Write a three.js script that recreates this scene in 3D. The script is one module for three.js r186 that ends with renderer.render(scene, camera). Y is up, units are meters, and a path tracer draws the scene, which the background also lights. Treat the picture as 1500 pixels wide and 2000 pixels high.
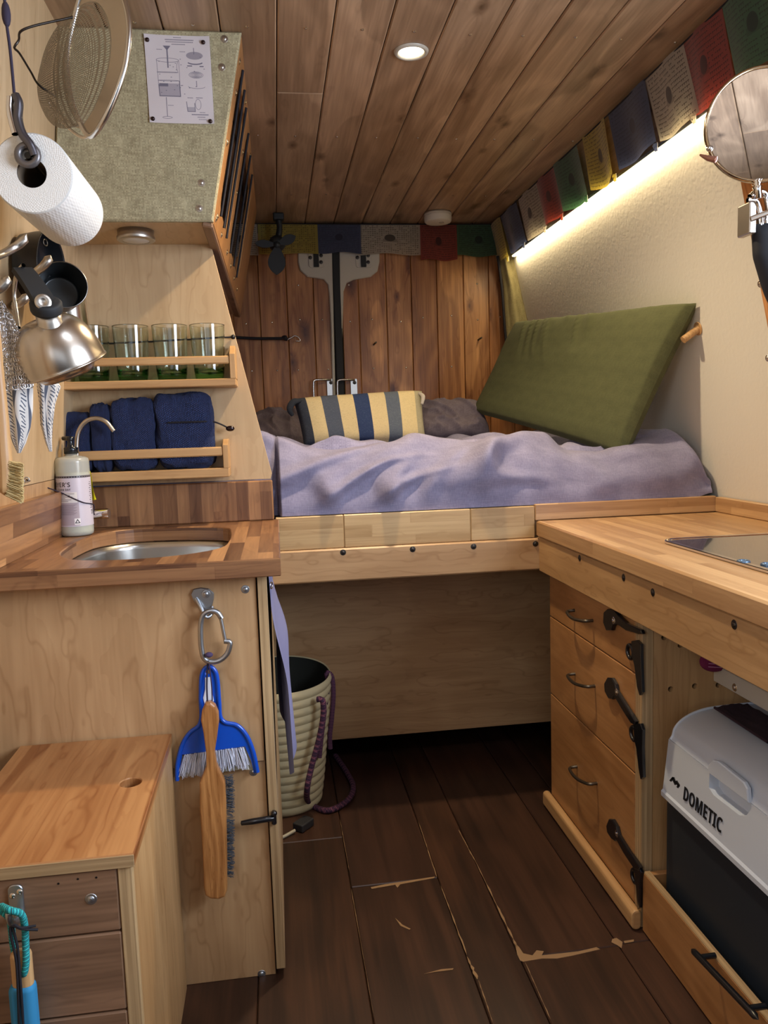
import * as THREE from 'three';
import { ConvexGeometry } from 'three/addons/geometries/ConvexGeometry.js';
import { RoundedBoxGeometry } from 'three/addons/geometries/RoundedBoxGeometry.js';
import { TextGeometry } from 'three/addons/geometries/TextGeometry.js';
import { FontLoader } from 'three/addons/loaders/FontLoader.js';
import { Brush, Evaluator, SUBTRACTION } from 'three-bvh-csg';
import { mergeGeometries, mergeVertices, toCreasedNormals } from 'three/addons/utils/BufferGeometryUtils.js';
import { RectAreaLightUniformsLib } from 'three/addons/lights/RectAreaLightUniformsLib.js';

// ------------------------------------------------------------------ camera, sky, daylight, exposure
const scene = new THREE.Scene();
const V = (x, y, z) => new THREE.Vector3(x, y, z);
const FOCAL = 1523.2;                                   // pixels in the 1500 x 2000 frame
const camera = new THREE.PerspectiveCamera(2 * Math.atan(1000 / FOCAL) * 180 / Math.PI, 0.75, 0.02, 60);
camera.position.set(0, 1.10, 0);
camera.rotation.set(-0.10974058, -0.13443035, -0.0319239, 'YXZ');
camera.updateMatrixWorld(true);

const renderer = new THREE.WebGLRenderer({ antialias: true });
renderer.toneMapping = THREE.LinearToneMapping;
renderer.toneMappingExposure = 1.0;
renderer.shadowMap.enabled = true;
renderer.shadowMap.type = THREE.PCFSoftShadowMap;
RectAreaLightUniformsLib.init();

scene.background = new THREE.Color().setRGB(0.82, 0.92, 1.08);   // bright even sky outside
const DOOR_LIGHT = 20.0, ADDED_SIDE_LIGHT = 8.0, SCREEN_LIGHT = 0.4, ADDED_VENT_LIGHT = 12.0, PUCK = 4.8, LED = 48;
const WARM = new THREE.Color().setRGB(1.0, 0.79, 0.52);
const COOL = new THREE.Color().setRGB(0.82, 0.93, 1.12);
{
  // daylight in the window of the side door (right, beside the camera) in an unseen small window added across from it to cool the fridge and in the windscreen (behind the camera)
  const door = new THREE.RectAreaLight(COOL, DOOR_LIGHT, 1.0, 0.70);
  door.position.set(1.31, 1.40, -0.40); door.rotation.set(0, Math.PI / 2, 0); scene.add(door);
  const side = new THREE.RectAreaLight(COOL, ADDED_SIDE_LIGHT, 0.8, 0.44);
  side.position.set(-0.56, 1.33, 0.15); side.rotation.set(0, -Math.PI / 2, 0); scene.add(side);
  const vent = new THREE.RectAreaLight(COOL, ADDED_VENT_LIGHT, 0.36, 0.36);                 // unseen roof vent over the aisle, added for the lit band under the bed
  vent.position.set(0.35, 2.01, -0.615); vent.rotation.set(-Math.PI / 2, 0, 0); scene.add(vent);
  const glass = new THREE.RectAreaLight(COOL, SCREEN_LIGHT, 1.5, 0.75);
  glass.position.set(0.3, 1.3, 1.75); glass.rotation.set(0, 0, 0); scene.add(glass);
}

// ------------------------------------------------------------------ helpers
// pixel of the photograph -> point on the plane axis = value
function ray(u, v) { return V((u - 750) / FOCAL, -(v - 1000) / FOCAL, -1).applyMatrix4(new THREE.Matrix4().extractRotation(camera.matrixWorld)); }
function P(u, v, axis, value) { const d = ray(u, v), c = camera.position; return c.clone().addScaledVector(d, (value - c[axis]) / d[axis]); }
function PP(u, v, p0, n) { const d = ray(u, v), c = camera.position; return c.clone().addScaledVector(d, p0.clone().sub(c).dot(n) / d.dot(n)); }

let seed = 7;
function rnd() { seed = (seed * 1664525 + 1013904223) >>> 0; return seed / 4294967296; }
function rr(a, b) { return a + (b - a) * rnd(); }
function h2(x, y, s) { let h = (Math.imul(x, 374761393) + Math.imul(y, 668265263) + Math.imul(s, 1442695041)) | 0; h = Math.imul(h ^ (h >>> 13), 1274126177); h ^= h >>> 16; return (h >>> 0) / 4294967296; }
function noise(x, y, s = 1, px = 0, py = 0) {           // value noise, periodic when px, py > 0
  const xi = Math.floor(x), yi = Math.floor(y), fx = x - xi, fy = y - yi;
  const sx = fx * fx * (3 - 2 * fx), sy = fy * fy * (3 - 2 * fy);
  const w = (a, p) => (p ? ((a % p) + p) % p : a);
  const a = h2(w(xi, px), w(yi, py), s), b = h2(w(xi + 1, px), w(yi, py), s), c = h2(w(xi, px), w(yi + 1, py), s), d = h2(w(xi + 1, px), w(yi + 1, py), s);
  return a + (b - a) * sx + (c - a) * sy + (a - b - c + d) * sx * sy;
}
const clamp = (x, a = 0, b = 1) => Math.min(b, Math.max(a, x));
const lerp = (a, b, t) => a + (b - a) * t;
const smooth = (a, b, x) => { const t = clamp((x - a) / (b - a)); return t * t * (3 - 2 * t); };

const used = new Map();
function numbered(name) { const n = used.get(name) || 0; used.set(name, n + 1); return n ? `${name}_${String(n).padStart(3, '0')}` : name; }
const worldThings = [];
function thing(name, label, category, group, at) {
  const o = new THREE.Group(); o.name = numbered(name); scene.add(o);
  o.userData = { label, category }; if (group) o.userData.group = group;
  if (at) { o.position.copy(at); } else worldThings.push(o);
  return o;
}
function structure(name) { const o = new THREE.Group(); o.name = numbered(name); scene.add(o); o.userData = { kind: 'structure' }; return o; }
function part(name, geo, m, parent, label) {
  const o = new THREE.Mesh(geo, m); o.name = name; o.castShadow = o.receiveShadow = true;
  if (label) o.userData.label = label;
  parent.add(o); return o;
}
function single(name, geo, m, label, category, group) {  // a thing that is one mesh
  geo.computeBoundingBox(); const b = geo.boundingBox, c = V((b.min.x + b.max.x) / 2, b.min.y, (b.min.z + b.max.z) / 2);
  geo.translate(-c.x, -c.y, -c.z);
  const o = new THREE.Mesh(geo, m); o.name = numbered(name); o.position.copy(c); o.castShadow = o.receiveShadow = true;
  o.userData = { label, category }; if (group) o.userData.group = group; scene.add(o); return o;
}
function rebase() {                                     // put every group built in world coordinates at its own base
  for (const o of worldThings) {
    const b = new THREE.Box3().setFromObject(o), c = V((b.min.x + b.max.x) / 2, b.min.y, (b.min.z + b.max.z) / 2);
    for (const k of o.children) k.position.sub(c);
    o.position.copy(c);
  }
}
// uv in metres from position: u along the grain axis
function boxUV(g, grain = 'x', scale = 1, ou = 0, ov = 0) {
  if (g.index) g = g.toNonIndexed();
  if (!g.attributes.normal) g.computeVertexNormals();
  const p = g.attributes.position, n = p.count, uv = new Float32Array(n * 2), a = V(0, 0, 0), b = V(0, 0, 0), c = V(0, 0, 0);
  for (let i = 0; i < n; i += 3) {
    a.fromBufferAttribute(p, i); b.fromBufferAttribute(p, i + 1).sub(a); c.fromBufferAttribute(p, i + 2).sub(a);
    b.cross(c); const ax = Math.abs(b.x), ay = Math.abs(b.y), az = Math.abs(b.z);
    const k = ax > ay && ax > az ? 'x' : ay > az ? 'y' : 'z';
    const rest = ['x', 'y', 'z'].filter((q) => q !== k);
    let U = rest[0], W = rest[1]; if (U !== grain && W === grain) { U = grain; W = rest[0]; }
    for (let j = 0; j < 3; j++) { a.fromBufferAttribute(p, i + j); uv[(i + j) * 2] = a[U] * scale + ou; uv[(i + j) * 2 + 1] = a[W] * scale + ov; }
  }
  g.setAttribute('uv', new THREE.BufferAttribute(uv, 2)); return g;
}
function grained(g, grain) { return boxUV(g, grain, 1, rr(0, 3), rr(0, 3)); }
// box between two corners with chamfered edges
function bx(x0, x1, y0, y1, z0, z1, c = 0.0015, grain = 'x') {
  const pts = [];
  if (x0 > x1) [x0, x1] = [x1, x0]; if (y0 > y1) [y0, y1] = [y1, y0]; if (z0 > z1) [z0, z1] = [z1, z0];
  c = Math.min(c, (x1 - x0) / 3, (y1 - y0) / 3, (z1 - z0) / 3);
  for (const [x, sx] of [[x0, 1], [x1, -1]]) for (const [y, sy] of [[y0, 1], [y1, -1]]) for (const [z, sz] of [[z0, 1], [z1, -1]])
    pts.push(V(x + sx * c, y + sy * c, z), V(x + sx * c, y, z + sz * c), V(x, y + sy * c, z + sz * c));
  return grained(new ConvexGeometry(pts), grain);
}
function rbox(x0, x1, y0, y1, z0, z1, r, seg = 3) {
  const g = new RoundedBoxGeometry(Math.abs(x1 - x0), Math.abs(y1 - y0), Math.abs(z1 - z0), seg, r);
  g.translate((x0 + x1) / 2, (y0 + y1) / 2, (z0 + z1) / 2); return g;
}
function shapeOf(pts, holes = []) {
  const s = new THREE.Shape(pts.map((p) => new THREE.Vector2(p[0], p[1])));
  for (const h of holes) s.holes.push(new THREE.Path(h.map((p) => new THREE.Vector2(p[0], p[1]))));
  return s;
}
function extr(pts, depth, bevel = 0, holes = [], seg = 1) {
  const g = new THREE.ExtrudeGeometry(shapeOf(pts, holes), { depth: depth - 2 * bevel, bevelEnabled: bevel > 0, bevelSize: bevel, bevelThickness: bevel, bevelOffset: -bevel, bevelSegments: seg, curveSegments: 12 });
  if (bevel) g.translate(0, 0, bevel); return g;
}
// plates: polygon in (x,y) between z0 and z1; (x,z) between y0 and y1; (z,y) between x0 and x1
function plateZ(pts, z0, z1, bevel = 0, holes = [], grain = 'x') { const g = extr(pts, z1 - z0, bevel, holes); g.translate(0, 0, z0); return grained(g, grain); }
function plateY(pts, y0, y1, bevel = 0, holes = [], grain = 'x') { const f = (a) => a.map(([x, z]) => [x, -z]); const g = extr(f(pts), y1 - y0, bevel, holes.map(f)); g.rotateX(-Math.PI / 2); g.translate(0, y0, 0); return grained(g, grain); }
function plateX(pts, x0, x1, bevel = 0, holes = [], grain = 'z') { const f = (a) => a.map(([z, y]) => [-z, y]); const g = extr(f(pts), x1 - x0, bevel, holes.map(f)); g.rotateY(Math.PI / 2); g.translate(x0, 0, 0); return grained(g, grain); }
function circle(cx, cy, r, n = 20, ry = r) { return Array.from({ length: n }, (_, i) => [cx + r * Math.cos(i / n * 2 * Math.PI), cy + ry * Math.sin(i / n * 2 * Math.PI)]); }
function rrect(x0, x1, y0, y1, r, n = 6) {
  const o = []; for (const [cx, cy, a] of [[x1 - r, y1 - r, 0], [x0 + r, y1 - r, 1], [x0 + r, y0 + r, 2], [x1 - r, y0 + r, 3]]) for (let i = 0; i <= n; i++) { const t = (a + i / n) * Math.PI / 2; o.push([cx + r * Math.cos(t), cy + r * Math.sin(t)]); } return o;
}
function tube(pts, r, seg = 40, rad = 8, closed = false) { return new THREE.TubeGeometry(new THREE.CatmullRomCurve3(pts, closed, 'centripetal'), seg, r, rad, closed); }
function taper(pts, radii, rad = 12, seg = 40) {         // tube with a radius that changes along it, capped
  const curve = new THREE.CatmullRomCurve3(pts, false, 'centripetal'), g = new THREE.TubeGeometry(curve, seg, 1, rad, false), p = g.attributes.position, q = V(0, 0, 0), c = V(0, 0, 0);
  for (let i = 0; i <= seg; i++) { const t = i / seg, f = t * (radii.length - 1), k = Math.min(radii.length - 2, Math.floor(f)); let R = lerp(radii[k], radii[k + 1], f - k); if (i === 0 || i === seg) R *= 0.02; curve.getPointAt(t, c);
    for (let j = 0; j <= rad; j++) { const n = i * (rad + 1) + j; q.fromBufferAttribute(p, n).sub(c).multiplyScalar(R).add(c); p.setXYZ(n, q.x, q.y, q.z); } }
  g.computeVertexNormals(); return g;
}
function lathe(prof, seg = 32) { return new THREE.LatheGeometry(prof.map(([r, y]) => new THREE.Vector2(r, y)), seg); }
function cyl(r0, r1, h, seg = 24) { return new THREE.CylinderGeometry(r0, r1, h, seg); }
function along(g, from, to) { const d = to.clone().sub(from).normalize(); g.applyQuaternion(new THREE.Quaternion().setFromUnitVectors(V(0, 1, 0), d)); g.translate(from.x, from.y, from.z); return g; }
function rod(from, to, r, seg = 10) { const h = from.distanceTo(to), g = cyl(r, r, h, seg); g.translate(0, h / 2, 0); return along(g, from, to); }
// closed surface: f(u,v) in [0,1]^2 -> Vector3
function surf(f, nu, nv) {
  const pos = [], uv = [], idx = [];
  for (let j = 0; j <= nv; j++) for (let i = 0; i <= nu; i++) { const p = f(i / nu, j / nv); pos.push(p.x, p.y, p.z); uv.push(i / nu, j / nv); }
  for (let j = 0; j < nv; j++) for (let i = 0; i < nu; i++) { const a = j * (nu + 1) + i, b = a + 1, c = a + nu + 1, d = c + 1; idx.push(a, b, d, a, d, c); }
  const g = new THREE.BufferGeometry(); g.setAttribute('position', new THREE.Float32BufferAttribute(pos, 3)); g.setAttribute('uv', new THREE.Float32BufferAttribute(uv, 2)); g.setIndex(idx); g.computeVertexNormals(); return g;
}
// soft slab between a front sheet f and its back (offset by d along -n): both sheets and rim in one mesh
function cushion(c00, c10, c01, c11, thick, wrinkle, nu = 60, nv = 40, power = 0.45, pinch = 0) {
  const ex = c10.clone().sub(c00), ey = c01.clone().sub(c00), n = ex.cross(ey).normalize();
  const side = (s) => surf((u, v) => {
    const a = 2 * u - 1, b = 2 * v - 1;
    const k = 1 - pinch * 0.5 * (1 - Math.abs(a)) * 0;
    const q = V(0, 0, 0).addScaledVector(c00, (1 - u) * (1 - v)).addScaledVector(c10, u * (1 - v)).addScaledVector(c01, (1 - u) * v).addScaledVector(c11, u * v);
    const cen = V(0, 0, 0).addScaledVector(c00, .25).addScaledVector(c10, .25).addScaledVector(c01, .25).addScaledVector(c11, .25);
    const inset = pinch * ((1 - b * b) * a * a * 0.5 + (1 - a * a) * b * b * 0.5); q.lerp(cen, inset * k);
    const e = Math.pow(Math.max(0, (1 - a * a * a * a)) * Math.max(0, (1 - b * b * b * b)), power);
    return q.addScaledVector(n, s * thick / 2 * e + (wrinkle ? wrinkle(u, v, s) * e : 0));
  }, nu, nv);
  const f = side(1), b = side(-1); const ix = b.index.array; for (let i = 0; i < ix.length; i += 3) { const t = ix[i]; ix[i] = ix[i + 1]; ix[i + 1] = t; }
  b.computeVertexNormals();
  return mergeGeometries([f, b]);
}
// ------------------------------------------------------------------ textures and materials
function dataTex(w, h, fn, srgb = true) {
  const d = new Uint8Array(w * h * 4);
  for (let y = 0; y < h; y++) for (let x = 0; x < w; x++) { const c = fn(x / w, y / h, x, y), i = (y * w + x) * 4; d[i] = clamp(c[0], 0, 255); d[i + 1] = clamp(c[1], 0, 255); d[i + 2] = clamp(c[2], 0, 255); d[i + 3] = 255; }
  const t = new THREE.DataTexture(d, w, h); t.magFilter = THREE.LinearFilter; t.minFilter = THREE.LinearFilter; t.wrapS = t.wrapT = THREE.RepeatWrapping; if (srgb) t.colorSpace = THREE.SRGBColorSpace; t.needsUpdate = true; return t;
}
// wood: u along the grain; dark/mid/light sRGB triples; metres of one tile
function wood({ s, dark, light, tile = [1.2, 0.6], size = [1024, 512], rings = 9, warp = 0.35, contrast = 1, knots = 0, fibre = 0.35, staves = 0, staveLen = 3, tone = 0.6, streak = 0, sap = 0, lines = 0, lineFreq = 7, rough = 0.55, coat = 0 }) {
  const kn = []; for (let i = 0; i < knots; i++) kn.push([h2(i, 1, s), h2(i, 2, s), 0.006 + 0.010 * h2(i, 3, s)]);
  const asp = tile[1] / tile[0];
  const map = dataTex(size[0], size[1], (u, v) => {
    let vv = v, dk = 0, shift = 0;
    if (staves) {
      const k = Math.floor(v * staves), off = h2(k, 7, s), q = Math.floor(u * staveLen + off), id = ((q % staveLen) + staveLen) % staveLen;
      shift = (h2(k, id, s + 3) - 0.5) * tone; vv = v + h2(k, id, s + 5) * 3;
      const fv = v * staves - k, fu = u * staveLen + off - q; if (fv < 0.035 || fu < 0.004) shift -= 0.10;
    }
    for (const [ku, kv, kr] of kn) {
      let du = Math.abs(u - ku); du = Math.min(du, 1 - du); let dv = v - kv; dv -= Math.round(dv);
      const e = Math.hypot(du * 0.45, dv * asp) / kr; vv += 0.07 * Math.sign(dv || 1) * Math.exp(-e * 0.9); dk += Math.exp(-e * e * 1.4) * 0.95 + 0.25 * Math.exp(-Math.pow(e - 1.1, 2) * 6);
    }
    const w = (noise(u * 3, vv * 4, s, 3, staves ? 0 : 4) - 0.5) * warp + (noise(u * 9, vv * 11, s + 1, 9, staves ? 0 : 11) - 0.5) * warp * 0.3;
    const r = 0.5 + 0.5 * Math.sin((vv * rings + w * rings) * 6.2832);
    const fine = noise(u * 14, vv * 190, s + 2, 14, staves ? 0 : 190), mid = noise(u * 6, vv * 46, s + 4, 6, staves ? 0 : 46), big = noise(u * 2, vv * 3, s + 6, 2, staves ? 0 : 3);
    let t = 0.5 + ((Math.pow(r, 1.6) - 0.45) * 0.34 + (fine - 0.5) * fibre + (mid - 0.5) * 0.42 + (big - 0.5) * 0.5) * contrast + shift;
    if (streak) t -= smooth(0.72, 0.8, noise(u * 3, vv * 26, s + 8, 3, staves ? 0 : 26)) * streak;
    if (lines) { const q = noise(u, vv * 6, s + 12, 1, staves ? 0 : 6) + 0.35 * noise(u * 3, vv * 13, s + 13, 3, staves ? 0 : 13) + 0.06 * noise(u * 30, vv * 60, s + 14, 30, staves ? 0 : 60), fq = q * lineFreq - Math.floor(q * lineFreq); t -= lines * (Math.exp(-Math.pow((fq - 0.5) / 0.05, 2)) + 0.45 * fq * fq); }
    if (sap) t += smooth(0.72, 0.76, noise(u * 2, vv * 8, s + 9, 2, 8)) * sap;
    t = clamp(t - dk * 0.85, -0.5, 1.35);
    return [0, 1, 2].map((i) => lerp(dark[i], light[i], t));
  });
  map.repeat.set(1 / tile[0], 1 / tile[1]);
  return new THREE.MeshPhysicalMaterial({ map, roughness: rough, clearcoat: coat, clearcoatRoughness: 0.3 });
}
const M = {
  cedar: [11, 12, 13].map((s, i) => wood({ s, dark: [124, 98, 74], light: [[198, 166, 134], [204, 174, 142], [190, 158, 126]][i], knots: 5 + i, sap: 0.3, rings: 5, warp: 0.5, contrast: 0.7, lines: 0.12, lineFreq: 5, rough: 0.42 })),
  rear: [21, 22, 23].map((s, i) => wood({ s, dark: [112, 64, 30], light: [[206, 148, 92], [196, 136, 82], [214, 158, 102]][i], knots: 9, sap: 0.3, rings: 6, warp: 0.4, contrast: 0.75, lines: 0.18, lineFreq: 5, rough: 0.4 })),
  maple: wood({ s: 31, dark: [150, 112, 74], light: [216, 180, 134], rings: 2, warp: 1.3, contrast: 0.45, fibre: 0.25, lines: 0.2, lineFreq: 7, tile: [1.1, 0.7], rough: 0.42 }),
  birch: wood({ s: 33, dark: [150, 112, 70], light: [212, 174, 124], rings: 2, warp: 0.8, contrast: 0.5, fibre: 0.25, lines: 0.2, rough: 0.45 }),
  pale: wood({ s: 35, dark: [168, 138, 100], light: [218, 190, 150], rings: 2, warp: 1.0, contrast: 0.45, fibre: 0.2, lines: 0.22, rough: 0.5, tile: [1.1, 0.7] }),
  drawer: wood({ s: 37, dark: [138, 92, 50], light: [196, 146, 94], rings: 2, warp: 1.4, contrast: 0.6, fibre: 0.2, lines: 0.15, rough: 0.42, coat: 0.15 }),
  lid: wood({ s: 39, dark: [138, 86, 46], light: [206, 158, 104], rings: 2, warp: 1.1, contrast: 0.6, streak: 0.4, fibre: 0.25, lines: 0.25, lineFreq: 6, rough: 0.36, coat: 0.2 }),
  block: wood({ s: 41, dark: [142, 102, 64], light: [216, 178, 128], staves: 22, staveLen: 3, tone: 0.35, rings: 1, contrast: 0.5, lines: 0.1, tile: [1.3, 0.6], rough: 0.38, coat: 0.15 }),
  blockDark: wood({ s: 43, dark: [84, 52, 33], light: [190, 142, 96], staves: 20, staveLen: 4, tone: 0.75, rings: 1, contrast: 0.5, lines: 0.12, tile: [1.1, 0.6], rough: 0.34, coat: 0.2 }),
  blockPale: wood({ s: 45, dark: [160, 126, 82], light: [226, 196, 148], staves: 18, staveLen: 3, tone: 0.3, rings: 1, contrast: 0.5, lines: 0.12, tile: [1.3, 0.6], rough: 0.4 }),
  bench: wood({ s: 47, dark: [96, 70, 50], light: [166, 128, 98], knots: 5, rings: 4, warp: 0.4, contrast: 0.7, lines: 0.15, rough: 0.55 }),
  ply: wood({ s: 49, dark: [132, 104, 70], light: [206, 176, 130], rings: 8, warp: 0.05, contrast: 0.7, tile: [0.8, 0.09], size: [512, 256], rough: 0.6 }),
  floor: [51, 52, 53].map((s, i) => wood({ s, dark: [36, 21, 14], light: [[80, 52, 37], [72, 46, 34], [84, 54, 36]][i], rings: 3, warp: 0.6, contrast: 0.7, fibre: 0.3, streak: 0.15, rough: 0.42 })),
  brush: wood({ s: 55, dark: [136, 84, 40], light: [212, 154, 92], rings: 5, warp: 0.5, contrast: 0.8, lines: 0.25, tile: [0.5, 0.12], size: [512, 256], rough: 0.35, coat: 0.3 }),
  pine: wood({ s: 57, dark: [158, 116, 72], light: [214, 174, 122], rings: 3, warp: 0.4, contrast: 0.6, lines: 0.12, rough: 0.45 }),
};
const std = (hex, rough = 0.6, metal = 0, more = {}) => new THREE.MeshPhysicalMaterial({ color: hex, roughness: rough, metalness: metal, ...more });
M.steel = std(0xc8c6c2, 0.24, 1); M.brushed = std(0xb9b2a8, 0.34, 1); M.chrome = std(0xd8d8da, 0.1, 1); M.screw = std(0xcfc6b8, 0.25, 1);
M.darkMetal = std(0x4a4643, 0.4, 1); M.black = std(0x0c0d10, 0.42); M.iron = std(0x0b0e14, 0.3, 0, { clearcoat: 0.5 }); M.rubber = std(0x17191c, 0.7);
M.roof = std(0x3a322a, 0.9); M.cord = std(0x17151c, 0.8); M.zinc = std(0xb4b8bc, 0.36, 1); M.backing = std(0x2b241d, 0.95);
// cloth with a woven look: colour varies by thread, bump follows the weave
function weave({ s, a, b, threads = 90, tile = 0.12, bump = 0.0006, rough = 0.95, slub = 0.5, size = 512, more = {} }) {
  const hgt = (u, v) => { const x = u * threads, y = v * threads, i = Math.floor(x), j = Math.floor(y), over = (i + j) & 1; const fx = Math.sin((x - i) * Math.PI), fy = Math.sin((y - j) * Math.PI); return over ? 0.45 + 0.55 * fy * (0.7 + 0.3 * fx) : 0.35 + 0.55 * fx * (0.7 + 0.3 * fy); };
  const map = dataTex(size, size, (u, v) => {
    const i = Math.floor(u * threads), j = Math.floor(v * threads), over = (i + j) & 1;
    const t = over ? noise(u * 12, j, s, 12, threads) : noise(i, v * 12, s + 1, threads, 12);
    const k = clamp(0.5 + (t - 0.5) * slub * 2 + (h2(i, j, s) - 0.5) * 0.25 + (noise(u * 5, v * 5, s + 4, 5, 5) - 0.5) * 0.3); return [0, 1, 2].map((q) => lerp(a[q], b[q], k));
  });
  const bm = dataTex(size, size, (u, v) => { const h = hgt(u, v) * 255; return [h, h, h]; }, false);
  map.repeat.set(1 / tile, 1 / tile); bm.repeat.copy(map.repeat);
  return new THREE.MeshPhysicalMaterial({ map, bumpMap: bm, bumpScale: bump, roughness: rough, side: THREE.DoubleSide, ...more });
}
M.burlap = weave({ s: 61, a: [142, 132, 102], b: [194, 184, 148], slub: 0.3, threads: 42, tile: 0.13, bump: 0.0009 });
M.linen = weave({ s: 63, a: [116, 113, 138], b: [150, 147, 174], threads: 128, tile: 0.16, bump: 0.0002, slub: 0.4 });
M.linenDark = weave({ s: 65, a: [84, 74, 82], b: [118, 108, 116], threads: 128, tile: 0.16, bump: 0.0003 });
M.green = weave({ s: 67, a: [72, 75, 45], b: [92, 95, 60], threads: 128, tile: 0.11, bump: 0.0002, slub: 0.35 });
M.curtain = weave({ s: 69, a: [126, 116, 78], b: [168, 158, 112], threads: 100, tile: 0.14, bump: 0.0004 });
M.microfibre = std(0x76789e, 0.95, 0, { side: THREE.DoubleSide, sheen: 0.4, sheenRoughness: 0.6, sheenColor: new THREE.Color(0x8a8cb4) });
const terryBump = dataTex(512, 512, (u, v) => { const cx = u * 40, cy = v * 40 + (Math.floor(cx) & 1) * 0.5, f = Math.sin((cx % 1) * Math.PI) * Math.sin((((cy % 1) + 1) % 1) * Math.PI), n = noise(u * 200, v * 200, 71, 200, 200); const h = clamp(0.15 + 0.6 * f + 0.35 * (n - 0.3)) * 255; return [h, h, h]; }, false);
const terryMap = dataTex(512, 512, (u, v) => { const cx = u * 26, cy = v * 26 + (Math.floor(cx) & 1) * 0.5, f = Math.sin((cx % 1) * Math.PI) * Math.sin((((cy % 1) + 1) % 1) * Math.PI), n = noise(u * 180, v * 180, 75, 180, 180), k = clamp(0.1 + 0.55 * f + 0.5 * (n - 0.3)); return [lerp(10, 78, k), lerp(16, 100, k), lerp(44, 158, k)]; });
terryMap.repeat.set(1.4, 1.4);
M.terry = std(0xffffff, 1, 0, { map: terryMap, bumpMap: terryBump, bumpScale: 0.004, sheen: 0.3, sheenRoughness: 0.8, sheenColor: new THREE.Color(0x4a5c94) }); terryBump.repeat.set(0.91, 0.91);
const plaster = dataTex(512, 512, (u, v) => { const h = 255 * clamp(0.5 + 0.7 * (noise(u * 60, v * 60, 73, 60, 60) - 0.5) + 0.4 * (noise(u * 130, v * 130, 74, 130, 130) - 0.5)); return [h, h, h]; }, false); plaster.repeat.set(2.2, 2.2);
M.white = std(0xdcd8ca, 0.75, 0, { bumpMap: plaster, bumpScale: 0.0004 });
M.paint = std(0xbab4a6, 0.35);
const screwGeo = lathe([[0, 0.0022], [0.0022, 0.002], [0.0036, 0.001], [0.0042, 0]], 10), boltGeo = toCreasedNormals(lathe([[0, 0.0034], [0.0024, 0.0031], [0.0042, 0.0018], [0.0048, 0.0009], [0.0076, 0.0007], [0.0082, 0]], 16), 0.6);
function screw(parent, p, n, geo = screwGeo, m = M.screw, name = 'screw') { const o = part(name, geo, m, parent); o.position.copy(p); o.quaternion.setFromUnitVectors(V(0, 1, 0), n); return o; }
function canvasTex(w, h, draw) { const c = document.createElement('canvas'); c.width = w; c.height = h; const x = c.getContext('2d'); draw(x, w, h); const t = new THREE.CanvasTexture(c); t.colorSpace = THREE.SRGBColorSpace; return t; }
// ------------------------------------------------------------------ the shell of the van
const CEIL = 1.97, ZR = -3.457, ZB = -2.063, ZF = 1.6;
const xLeft = (y) => -0.53 + 0.1 * (y - 0.865);                     // left wall leans in
const xRight = (y) => 1.257 - 0.229 * (y - 0.87);                   // right wall leans in
{
  const g = structure('ceiling');
  const W = 0.1223, X0 = 0.0441; let i = 0;
  const joint = P(590, 182, 'y', CEIL).z;
  const lampHole = P(803, 100, 'y', CEIL);
  const rows = [P(600, 55, 'y', CEIL).z, P(590, 266, 'y', CEIL).z, P(640, 380, 'y', CEIL).z];
  for (let k = -5; k < 8; k++) {
    const x0 = X0 + k * W + 0.0012, x1 = X0 + (k + 1) * W - 0.0012;
    const vent = k >= 1 && k <= 3;
    const cuts = vent ? [ZR, -0.80, -0.43, ZF] : k === 0 ? [ZR, joint, ZF] : k === 3 ? [ZR, -0.9, ZF] : [ZR, 0.1 + 0.3 * (k % 3), ZF];
    for (let q = 0; q + 1 < cuts.length; q++) if (!(vent && q === 1)) part('board', bx(x0, x1, CEIL, CEIL + 0.012, cuts[q] + 0.0006, cuts[q + 1] - 0.0006, 0.003, 'z'), M.cedar[(i++ * 7 + 3) % 3], g);
    for (const z of rows) screw(g, V((x0 + x1) / 2 + rr(-0.008, 0.008), CEIL, z + rr(-0.004, 0.004)), V(0, -1, 0));
    screw(g, V((x0 + x1) / 2, CEIL, -0.95), V(0, -1, 0));
  }
  part('roof_panel', plateY([[-0.75, ZR - 0.1], [1.35, ZR - 0.1], [1.35, ZF + 0.1], [-0.75, ZF + 0.1]], CEIL + 0.0125, CEIL + 0.05, 0, [[[0.17, -0.795], [0.53, -0.795], [0.53, -0.435], [0.17, -0.435]]]), M.roof, g);
  for (const [x0, x1, z0, z1] of [[0.155, 0.175, -0.81, -0.42], [0.525, 0.545, -0.81, -0.42], [0.1755, 0.5245, -0.81, -0.79], [0.1755, 0.5245, -0.44, -0.42]]) part('added_vent_frame', bx(x0, x1, CEIL - 0.012, CEIL - 0.0005, z0, z1, 0.002), M.paint, g);  // trim round the unseen roof vent that was added for its daylight
}
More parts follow.
